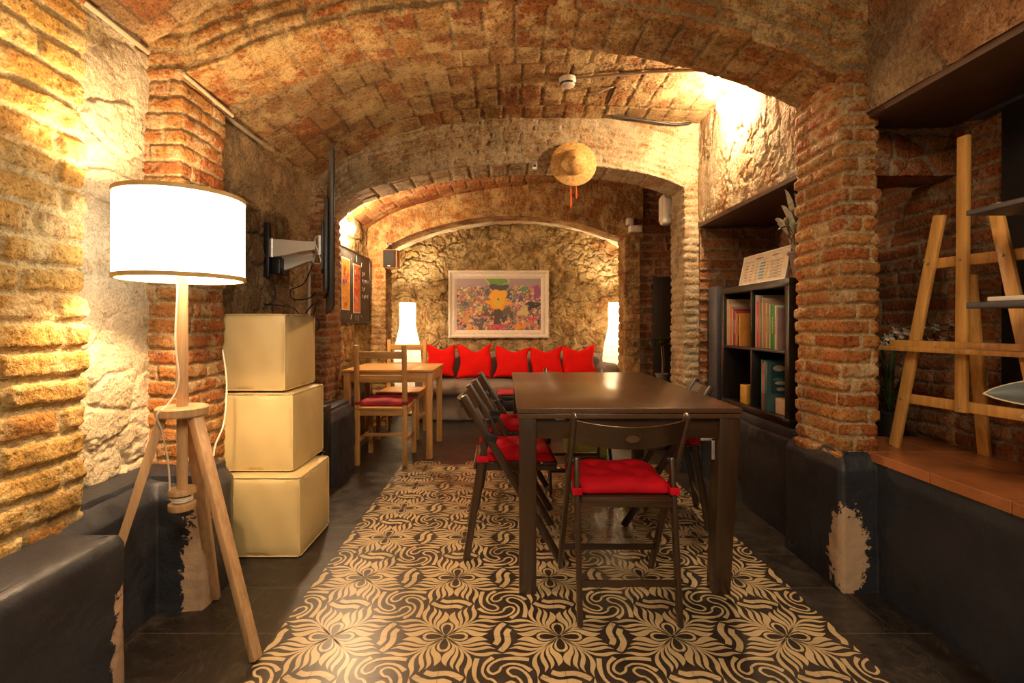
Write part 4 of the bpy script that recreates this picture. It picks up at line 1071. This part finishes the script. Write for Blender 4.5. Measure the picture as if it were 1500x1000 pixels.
# ---------------- chalkboard and posters
t = thing('chalkboard', 'dark chalkboard with pinned posters on the left wall beyond the television', 'chalkboard', (-1.405, 4.52, 1.115))
MB().bb((-1.425, 4.00, 1.115), (-1.405, 5.08, 1.765), .003).obj('board', M['chalkboard'], t, world=True)
b = MB()
for lo, hi in (((-1.43, 4.0, 1.105), (-1.400, 5.085, 1.118)), ((-1.43, 4.0, 1.762), (-1.400, 5.085, 1.775)), ((-1.43, 3.995, 1.105), (-1.400, 4.008, 1.775)), ((-1.43, 5.074, 1.105), (-1.400, 5.087, 1.775))): b.bb(lo, hi, .002)
b.obj('board_frame', M['black_wood'], t, world=True)
b = MB(); rnd = random.Random(3); xx = -1.4035
for (y, z, dy, dz) in ((4.47, 1.70, .03, -.06), (4.63, 1.742, .0, -.06), (4.80, 1.70, -.03, -.05), (4.45, 1.14, .03, .045), (4.60, 1.13, 0, .055), (4.68, 1.13, 0, .055), (4.76, 1.18, .05, -.02)):
    b.beam((xx, y, z), (xx, y+dy, z+dz), .003, .006, (1, 0, 0), 0)
for r, (z, n) in enumerate(((1.585, 2), (1.51, 5), (1.435, 2), (1.365, 5))):
    for k in range(n):
        y = 4.82+k*.042
        for q in range(3):
            a = rnd.uniform(-.02, .02); b.beam((xx, y+rnd.uniform(0, .02), z+rnd.uniform(-.02, .005)), (xx, y+a+.01, z+rnd.uniform(.01, .03)), .003, .005, (1, 0, 0), 0)
b.obj('chalk_writing', M['chalk'], t, world=True)
def poster(y0, y1, z0, z1, label, cols, seed):
    NY, NZ = 30, 60; rnd = np.random.RandomState(seed)
    t = thing('poster', label, 'poster', (-1.400, (y0+y1)/2, z0))
    MB().bb((-1.4035, y0, z0), (-1.402, y1, z1), 0).obj('sheet', M['white_frame'], t, world=True)
    b = MB(); mats = [simple('poster_ink', c, .5, var=.15, scale=25) for c in cols]
    m_ = .012; zz = z0+m_
    b.bb((-1.4018, y0+m_, z0+m_), (-1.4012, y1-m_, z1-m_), 0, idx=0)
    for k in range(22):
        w = rnd.uniform(.02, .07); h = rnd.uniform(.01, .05); ya = rnd.uniform(y0+m_, y1-m_-w); za = rnd.uniform(z0+m_, z1-m_-h)
        b.bb((-1.4012-.0001*k, ya, za), (-1.4008+.0001*k, ya+w, za+h), 0, idx=1+rnd.randint(len(cols)-1))
    b.obj('print', mats, t, world=True)
poster(4.52, 4.74, 1.20, 1.66, 'orange and red poster with blue block pinned on the chalkboard', [(.72,.16,.03),(.60,.05,.03),(.80,.30,.05),(.10,.07,.25),(.66,.30,.20)], 3)
poster(4.20, 4.42, 1.22, 1.68, 'yellow and purple poster at the near edge of the chalkboard', [(.75,.33,.04),(.80,.45,.10),(.25,.05,.25),(.70,.16,.04),(.60,.25,.12)], 4)

# ---------------- low black stool by the sofa, olive pouf, grey board
t = thing('low_stool', 'low black stool with a red top in front of the sofa', 'stool', (.08, 4.62, 0))
MB().bb((-.075, 4.45, .405), (.28, 4.80, .44), .004).obj('seat', M['black_wood'], t, world=True)
for x in (-.05, .25):
    for y in (4.48, 4.77): MB().beam((x, y, 0), (x, y, .405), .035, .035, (1, 0, 0), .003).obj('leg', M['black_wood'], t, world=True)
MB().bb((-.07, 4.46, .30), (.275, 4.79, .40), .003).obj('apron', M['black_wood'], t, world=True)
MB().bb((-.072, 4.455, .441), (.277, 4.795, .470), .012, 3).obj('seat_pad', M['dark_red'], t, world=True)
t = thing('storage_pouf', 'small olive green pouf on the floor under the dark table', 'pouf', (.66, 4.1, 0))
b = MB(); b._add(soft((.50, 3.92, 0), (.82, 4.25, .235), .03, .01)); b.obj('body', M['olive_fabric'], t, world=True, smooth=80)
MB().bb((.495, 3.915, .20), (.825, 4.255, .245), .012, 3).obj('lid', M['olive_fabric'], t, world=True)
mark(MB().bb((1.478, 3.42, .568), (1.80, 3.56, 1.362), .004).obj('storage_board', M['slate_panel']), 'plain slate grey board standing between bookshelf and brick pillar', 'board')

# ---------------- bookshelf and what stands in it
t = thing('bookshelf', 'black four compartment bookshelf in the right niche', 'bookshelf', (1.64, 2.895, .568))
X0, X1, Y0, Y1, Z0, Z1 = 1.45, 1.83, 2.50, 3.29, .568, 1.335
ft = .040; bw = M['black_wood']
MB().bb((X0, Y0, Z1-ft), (X1, Y1, Z1), .002).obj('top_board', bw, t, world=True)
MB().bb((X0, Y0, Z0), (X1, Y1, Z0+ft), .002).obj('bottom_board', bw, t, world=True)
MB().bb((X0, Y0, Z0+ft), (X1, Y0+ft, Z1-ft), .002).obj('side_board', bw, t, world=True)
MB().bb((X0, Y1-ft, Z0+ft), (X1, Y1, Z1-ft), .002).obj('side_board', bw, t, world=True)
zm, ym = (Z0+Z1)/2, (Y0+Y1)/2
MB().bb((X0+.004, Y0+ft, zm-.008), (X1, Y1-ft, zm+.008), .001).obj('shelf', bw, t, world=True)
MB().bb((X0+.004, ym-.008, Z0+ft), (X1, ym+.008, zm-.008), .001).obj('divider', bw, t, world=True)
MB().bb((X0+.004, ym-.008, zm+.008), (X1, ym+.008, Z1-ft), .001).obj('divider', bw, t, world=True)
MB().bb((X1, Y0, Z0), (X1+.006, Y1, Z1), 0).obj('back_board', bw, t, world=True)
bookmat = {}
def bmat(c):
    k = tuple(c)
    if k not in bookmat: bookmat[k] = simple('book_cover', c, .45, var=.12, scale=14)
    return bookmat[k]
pages = simple('book_pages', (.60, .50, .34), .8)
def book(y, th, h, d, z, col, label, x=None, lean=0., title=None, group=None):
    """spine faces the room (-x); y is the near cover"""
    x = X0+.014 if x is None else x; z += .0012
    t = thing('book', label, 'book', (x, y, z), 0, group)
    r = Rx(lean)
    b = MB(); c = .0016
    b.bb((0, 0, 0), (d, c, h), 0); b.bb((0, th-c, 0), (d, th, h), 0); b.bb((0, 0, 0), (c, th, h), .0005)
    b.bm.transform(r); b.obj('cover', bmat(col), t)
    b = MB(); b.bb((c, c, .003), (d-.004, th-c, h-.003), 0); b.bm.transform(r); b.obj('pages', pages, t)
    if title is not None:
        b = MB(); zz = h*.35
        while zz < h*.72:
            hh = .004+.006*hsh(zz*991, y*77); b.bb((-.0006, th*.38, zz), (.0002, th*.62, zz+float(hh)), 0); zz += float(hh)+.004
        b.bm.transform(r); b.obj('spine_title', bmat(title), t)
    return t
zU, zL = zm+.008, Z0+ft
G1, G2, G3 = 'books in the upper left compartment', 'books in the upper right compartment', 'books in the lower right compartment'
CR, OR, RD, NV, PK, YE, GN, WH, BK, BR, GY = (.58,.46,.32), (.78,.14,.02), (.62,.05,.04), (.04,.05,.12), (.70,.06,.09), (.70,.36,.05), (.01,.26,.03), (.66,.58,.46), (.03,.025,.025), (.40,.20,.07), (.22,.19,.17)
y = 3.235
for th, h, d, col, ti, lab in ((.018,.300,.22,CR,None,'tall cream magazine at the far left of the upper shelf'), (.016,.296,.215,(.62,.42,.22),None,'tall buff magazine right of the cream one'), (.010,.270,.21,WH,None,'thin off white book beside the tall magazines'),
        (.030,.245,.17,OR,CR,'bright orange book in the upper left compartment'), (.012,.235,.17,WH,NV,'thin white book touching the orange one'), (.020,.232,.19,NV,WH,'navy blue book in the upper left compartment'),
        (.022,.222,.15,RD,WH,'red orange book right of the navy one'), (.014,.205,.14,YE,BK,'narrow yellow book in the upper left compartment'), (.018,.190,.15,BK,YE,'small black book leaning near the divider'), (.018,.196,.12,(.72,.30,.05),None,'small amber book against the divider')):
    y -= th+.001; book(y, th, h, d, zU, col, lab, title=ti, group=G1, lean=0)
y = 2.865
for th, h, d, col, ti, lab in ((.012,.306,.23,WH,None,'tall off white magazine just right of the divider'), (.024,.265,.18,PK,WH,'thick pink red book right of the divider'), (.012,.290,.2,(.55,.33,.20),None,'tall tan book beside the pink one'), (.020,.270,.2,GY,WH,'grey brown book in the upper right compartment'),
        (.016,.285,.2,CR,None,'cream book with a plain spine in the upper right compartment'), (.022,.262,.19,BR,YE,'brown book with yellow title in the upper right compartment'), (.018,.258,.19,(.72,.45,.18),BK,'ochre book right of the brown one'), (.014,.252,.18,GY,WH,'narrow grey book between ochre and beige ones'),
        (.016,.248,.18,CR,GN,'beige book left of the green one'), (.040,.245,.18,GN,YE,'thick bright green book in the upper right compartment'), (.020,.240,.17,WH,BK,'white book with dark title right of the green one'), (.014,.225,.16,(.35,.22,.2),RD,'thin mauve book at the near end of the shelf')):
    y -= th+.001; book(y, th, h, d, zU, col, lab, title=ti, group=G2)
y = 2.80
for th, h, d, col, ti, lab in ((.014,.285,.22,(.03,.14,.05),WH,'dark green magazine in the lower right compartment'), (.012,.270,.2,RD,WH,'thin red spine beside the dark green magazine'), (.018,.282,.22,(.04,.10,.12),WH,'teal black spine in the lower right compartment'), (.018,.275,.26,(.05,.10,.10),None,'large dark teal illustrated book showing its cover')):
    y -= th+.001; bk = book(y, th, h, d, zL, col, lab, title=ti, group=G3)
# cover picture of the large illustrated book
b = MB(); rnd = random.Random(9)
mm = [bmat((.60,.17,.06)), bmat((.42,.36,.26)), bmat((.05,.16,.16)), bmat((.02,.05,.06))]
b.bb((.02, -.0012, .10), (.25, -.0004, .26), 0, idx=3)
for (a, z, w, h, i) in ((.10,.19,.10,.04,0), (.03,.225,.07,.035,1), (.04,.15,.07,.02,1), (.15,.14,.09,.03,2), (.05,.115,.05,.02,1), (.13,.10,.10,.012,1), (.03,.17,.06,.02,2), (.17,.11,.06,.02,2)):
    b.lathe([(0, 0), (w/2, 0), (w/2, .0006), (0, .0008)], 9, T_((a+w/2, -.0016, z+h/2)) @ Rx(PI/2) @ Matrix.Diagonal((1, h/w, 1, 1)), idx=i)
b.obj('cover_picture', mm, bk)
mark(MB().bb((1.49, 2.560, zL+.001), (1.76, 2.700, zL+.085), .002).obj('cardboard_box', simple('beige_card', (.52,.34,.20), .8)), 'low beige cardboard box lying in front of the illustrated book', 'box')
mark(MB().bb((1.47, 2.985, zL+.001), (1.57, 3.065, zL+.115), .003).obj('card_box', bmat((.62,.34,.05))), 'small yellow box in the lower left compartment', 'box')

# price list on the shelf
def pricelist():
    t = thing('framed_price_list', 'white framed price list leaning on top of the bookshelf', 'frame', (1.49, 2.85, Z1))
    L0, L1, H = 2.605, 3.12, .19; lean = Ry(.20)
    def put(b, name, mat):
        b.bm.transform(T_((0, -.0, 0)) @ lean); return b.obj(name, mat, t)
    yy0, yy1 = L0-2.85, L1-2.85
    b = MB(); b.bb((0, yy0, 0), (.006, yy1, H), .001); put(b, 'sheet', simple('warm_white_paper', (.72, .62, .48), .5))
    b = MB()
    for lo, hi in (((-.004, yy0, 0), (.009, yy1, .009)), ((-.004, yy0, H-.009), (.009, yy1, H)), ((-.004, yy0, 0), (.009, yy0+.009, H)), ((-.004, yy1-.009, 0), (.009, yy1, H))): b.bb(lo, hi, .002)
    put(b, 'frame', M['white_frame'])
    b = MB(); mm = [bmat((.22,.16,.12)), bmat((.12,.36,.50)), bmat((.75,.45,.05)), bmat((.42,.52,.52))]
    yl = lambda u: yy1-.02-u*(yy1-yy0-.04)   # u from the left edge of the sheet
    def bar(u0, u1, z0, z1, i): b.bb((-.0015, yl(u1), z0), (.0, yl(u0), z1), 0, idx=i)
    bar(.02, .52, .143, .149, 3); bar(.28, .46, .155, .163, 0); bar(.66, .82, .155, .160, 0)
    for r in range(6):
        z = .030+r*.0185
        bar(.06, .12, z, z+.004, 0); bar(.20, .25, z, z+.004, 0); bar(.34, .38, z, z+.004, 0)
        bar(.42, .54, z-.002, z+.007, 1); bar(.575, .62, z-.002, z+.007, 2)
        bar(.68, .92, z+.002, z+.004, 0); bar(.68, .86, z-.005, z-.003, 0)
    put(b, 'print', mm)
pricelist()

# ---------------- plants
def leaf(b, base, tip, w, droop=.0, fold=.15, n=10, side=None, idx=0, thick=.0015, shape=1.):
    base, tip = Vector(base), Vector(tip); d = tip-base; L = d.length; d.normalize()
    s = d.cross(Vector((0, 0, 1))) if side is None else Vector(side); s = (s-d*s.dot(d)).normalized(); nrm = s.cross(d)
    b2 = bmesh.new(); rows = []
    for i in range(n+1):
        q = i/n; ww = w*math.sin(PI*min(1, q**shape))**.7*.5+.0005
        c = base+d*L*q+Vector((0, 0, -droop*L*q*q)); 
        rows.append([b2.verts.new(c+s*ww*k+nrm*(fold*abs(k)*ww)) for k in (-1, -.5, 0, .5, 1)])
    for a, c in zip(rows, rows[1:]):
        for k in range(4): b2.faces.new((a[k], a[k+1], c[k+1], c[k]))
    g = b2.faces[:]; r = bmesh.ops.extrude_face_region(b2, geom=g)
    for v in [e for e in r['geom'] if isinstance(e, bmesh.types.BMVert)]: v.co -= nrm*thick
    bmesh.ops.recalc_face_normals(b2, faces=b2.faces)
    b._add(b2, None, idx)
def pot(t, r0, r1, h, mat):
    MB().lathe([(0, 0), (r0, 0), (r1, h), (r1+.004, h), (r1+.004, h-.012), (r1-.002, h-.012), (r1-.008, h-.006), (r1-.010, h-.02), (0, h-.02)], 32).obj('pot', mat, t)
    MB().lathe([(0, h-.022), (r1-.010, h-.020), (0, h-.016)], 24).obj('soil', M['soil'], t)
rnd = random.Random(11)
t = thing('potted_plant', 'silvery leaved potted plant on the near end of the bookshelf', 'plant', (1.535, 2.515, Z1+.001))
pot(t, .045, .072, .135, M['pot_taupe'])
for k in range(9):
    a = rnd.uniform(0, 2*PI); b = MB(); e = Vector((.07*math.cos(a)-.005, .07*math.sin(a)+.01, .24+rnd.uniform(0, .05)))
    b.tube([(0, 0, .115), e*.6+Vector((0, 0, .05)), e], .002, 6)
    leaf(b, e, e+Vector((.05*math.cos(a), .05*math.sin(a), -.015)), .06, .1); b.obj('leaf', M['leaf'], t)
for (a, c) in (((-.02, .10, .22), (-.03, .145, .26)), ((-.03, .05, .19), (-.055, .02, .30)), ((.0, .08, .22), (-.03, .115, .34)), ((-.01, .02, .22), (-.05, -.02, .36)), ((-.02, .0, .18), (-.04, -.06, .30)), ((0, .06, .2), (-.02, .06, .36)), ((0, .1, .22), (-.0, .16, .27)), ((-.02, .04, .2), (-.045, .06, .40)), ((-.02, .09, .21), (-.05, .13, .28)), ((-.02, .0, .17), (-.05, .01, .24)), ((0, -.02, .2), (.0, -.07, .38))):
    b = MB(); b.tube([(0, 0, .115), Vector(a)*.7, a], .002, 6); a = Vector(a)*1.12; c = Vector(c)*1.22; leaf(b, a, c, .125, .05, .2, side=(.3, .9, .2)); b.obj('leaf', M['leaf_silver'], t)
t = thing('potted_plant', 'small palm like plant in a grey pot in the dark corner beyond the right pillar', 'plant', (1.565, 4.88, .521))
pot(t, .050, .065, .085, M['pot_grey'])
b = MB(); b.tube([(0, 0, .06), (.004, 0, .2), (-.004, .005, .32), (0, 0, .40)], .007, 8); b.tube([(.01, 0, .06), (.02, 0, .2), (.012, .005, .36)], .004, 8); b.obj('stem', M['bark'], t)
for k in range(22):
    a = k*2.4+.3; r = .10+.09*rnd.random(); h = .34+.14*rnd.random(); b = MB()
    leaf(b, (0, 0, .36+.02*(k % 3)), (r*math.cos(a), r*math.sin(a)*.8, h+.06), .045, .35, .2); b.obj('leaf', M['leaf_olive' if k % 5 == 0 else 'leaf'], t)
t = thing('orchid', 'white flowering orchid in a black pot behind the easel', 'plant', (1.83, 2.33, .568))
pot(t, .05, .065, .12, M['pot_black'])
for k in range(7):
    a = k*.9; b = MB(); leaf(b, (0, 0, .11), (.06*math.cos(a), .05*math.sin(a), .30+.12*(k % 3)), .022, .1, .3); b.obj('leaf', M['leaf'], t)
for s_ in range(2):
    e = [(0, 0, .1), (-.02+.02*s_, 0, .35), (.0+.04*s_, -.03, .50), (.06+.03*s_, -.10, .53-.03*s_), (.09, -.2, .50)]
    b = MB(); b.tube(e, .002, 6); b.obj('stem', M['leaf'], t)
    for k in range(9):
        q = Vector((-.06+.022*k+rnd.uniform(-.02, .02), -.02-.018*k+rnd.uniform(-.02, .02), .47+rnd.uniform(-.05, .05)+.02*s_)); b = MB()
        for m_ in range(5):
            a = m_*2*PI/5; leaf(b, q, q+Vector((-.006, .022*math.cos(a), .022*math.sin(a))), .020, 0, .2, n=5)
        b.obj('flower', M['petal'], t)
t = thing('rubber_plant', 'large smoky leaf plant reaching in at the right edge below the black shelf', 'plant', (1.78, 1.36, .568))
pot(t, .06, .08, .14, M['pot_black'])
MB().tube([(0, 0, .12), (-.01, .0, .25), (-.02, .01, .40)], .006, 8).obj('stem', M['bark'], t)
for (a, c, w) in (((-.02, .01, .33), (-.285, .165, .325), .085), ((-.02, 0, .28), (-.23, .105, .262), .075), ((0, 0, .38), (.1, -.1, .45), .08), ((0, 0, .35), (.0, -.18, .42), .08), ((0, 0, .3), (.12, .08, .38), .08)):
    b = MB(); leaf(b, a, c, w, .03, .12, n=14, side=(.25, .35, 1.), shape=.9, idx=0)
    leaf(b, Vector(a)+Vector((0, 0, -.001)), Vector(c)+(Vector(c)-Vector(a))*.02+Vector((0, 0, -.001)), w*1.1, .03, .12, n=14, side=(.25, .35, 1.), idx=1, shape=.9); b.obj('leaf', [M['leaf_dark'], M['leaf_edge']], t)

# ---------------- easel
def easel():
    w = Vector((-.2, .98, 0)).normalized(); n = Vector((-.98, -.2, 0)).normalized()   # w: to the far side, n: towards the room
    c0 = Vector((1.739, 1.857, .568))
    t = thing('easel', 'light pine artist easel standing on the terracotta ledge', 'easel', c0)
    lean = .012
    def P(a, z, o=0.): return w*a+Vector((0, 0, z))-n*(z*lean)+n*o
    E = M['easel']
    MB().beam(P(0, .195, .012), P(0, 1.245, .012), .040, .022, w, .006).obj('centre_mast', E, t)
    for s in (-1, 1): MB().beam(P(s*.268, 0), P(s*.092, .965), .044, .020, w, .006).obj('front_leg', E, t)
    MB().beam(P(-.185, .775, -.018), P(.15, .775, -.018), .042, .016, (0, 0, 1), .005).obj('upper_crossbar', E, t)
    MB().beam(P(-.235, .215, -.018), P(.235, .215, -.018), .042, .016, (0, 0, 1), .005).obj('lower_crossbar', E, t)
    MB().beam(P(-.34, .428, .036), P(.315, .428, .036), .020, .046, (0, 0, 1), .003).obj('tray', E, t)
    MB().beam(P(-.33, .440, .020), P(.27, .440, .020), .046, .016, (0, 0, 1), .003).obj('tray_back_bar', E, t)
    MB().beam(Vector((.203, .125, 0)), P(.01, .72, -.035), .044, .020, w, .005).obj('rear_leg', E, t)
    for a, z, o in ((0, .775, .024), (0, .215, .024), (-.03, .440, .03), (.08, .440, .03), (.235*.98, .215, .012), (.125, .775, .012), (-.125, .775, .012), (.14, .79, .012)):
        p = P(a, z, o); MB().cyl(p, p+n*.004, .005, .004, 12).obj('bolt', M['steel'], t)
easel()
# ---------------- black wall shelves at the right edge
def wshelf(z, th, label, y1=1.61, x0=1.515):
    t = thing('wall_shelf', label, 'shelf', (1.94, 1.2, z), 0, 'black shelves at the right edge')
    MB().bb((x0, .55, z), (1.945, y1, z+th), .002).obj('board', M['slate_panel'], t, world=True)
    for y in (.75, 1.35): MB().beam((1.94, y, z-.16), (1.70, y, z-.002), .012, .012, (0, 1, 0), .002).obj('bracket', M['black_plastic'], t, world=True)
wshelf(1.455, .016, 'dark grey shelf board above eye level at the right edge')
wshelf(1.150, .020, 'black shelf tray with a white board on it at the right edge')
mark(MB().bb((1.545, .7, 1.171), (1.80, 1.57, 1.186), .003).obj('drawing_board', M['white_plastic']), 'flat white panel lying on the lower black shelf', 'panel')
mark(MB().bb((1.925, .3, .83), (1.945, 1.90, 1.935), .003).obj('dark_panel', simple('matt_black_panel', (.022, .021, .022), .45)), 'large matt black panel fixed to the brick behind the shelves', 'panel')

mark(MB().bb((1.545, 5.09, .53), (1.745, 5.125, 1.59), .004).obj('niche_shade_panel', simple('niche_shade_dark', (.030, .022, .016), .6)), 'dark upright panel standing in for the shaded niche in the far right corner behind the palm like plant', 'panel')  # added dark sheet for the niche opening, its shade put into the colour

# ---------------------------------------------------------------- lights
def light(kind, loc, power, col, size=.1, rot=(0, 0, 0), spot=None, size_y=None):
    l = bpy.data.lights.new('light', kind); l.energy = power; l.color = col
    if kind == 'POINT' or kind == 'SPOT': l.shadow_soft_size = size
    if kind == 'AREA':
        l.size = size
        if size_y: l.shape = 'RECTANGLE'; l.size_y = size_y
    if kind == 'SPOT': l.spot_size = spot; l.spot_blend = .6
    o = bpy.data.objects.new('light', l); o.location = loc; o.rotation_euler = rot; C.objects.link(o); return o
WARM = (1., .70, .40)
light('AREA', (.25, -.3, 2.45), 42, (1., .76, .50), 1.2, (math.radians(18), 0, 0))   # lamps of the bay behind the viewer
w = bpy.data.worlds.new('world'); bpy.context.scene.world = w; w.use_nodes = True
w.node_tree.nodes['Background'].inputs[0].default_value = (1., .72, .45, 1); w.node_tree.nodes['Background'].inputs[1].default_value = .10

# ---------------------------------------------------------------- camera
cam = bpy.data.cameras.new('camera'); co = bpy.data.objects.new('camera', cam); C.objects.link(co)
co.location = (0, 0, CAMH); co.rotation_euler = (PI/2, 0, 0)
cam.sensor_width = 36.; cam.sensor_fit = 'HORIZONTAL'; cam.lens = FPX/1500*36
cam.shift_x = (750-CX)/1500; cam.shift_y = -(500-HY)/1500; cam.clip_start = .02
sc = bpy.context.scene; sc.camera = co
sc.view_settings.view_transform = 'Standard'; sc.view_settings.look = 'None'
sc.view_settings.gamma = 1.; sc.view_settings.use_curve_mapping = False
sc.view_settings.exposure = .6
sc.cycles.use_denoising = True
sc.cycles.max_bounces = 10; sc.cycles.diffuse_bounces = 6
sc.cycles.sample_clamp_indirect = 6.
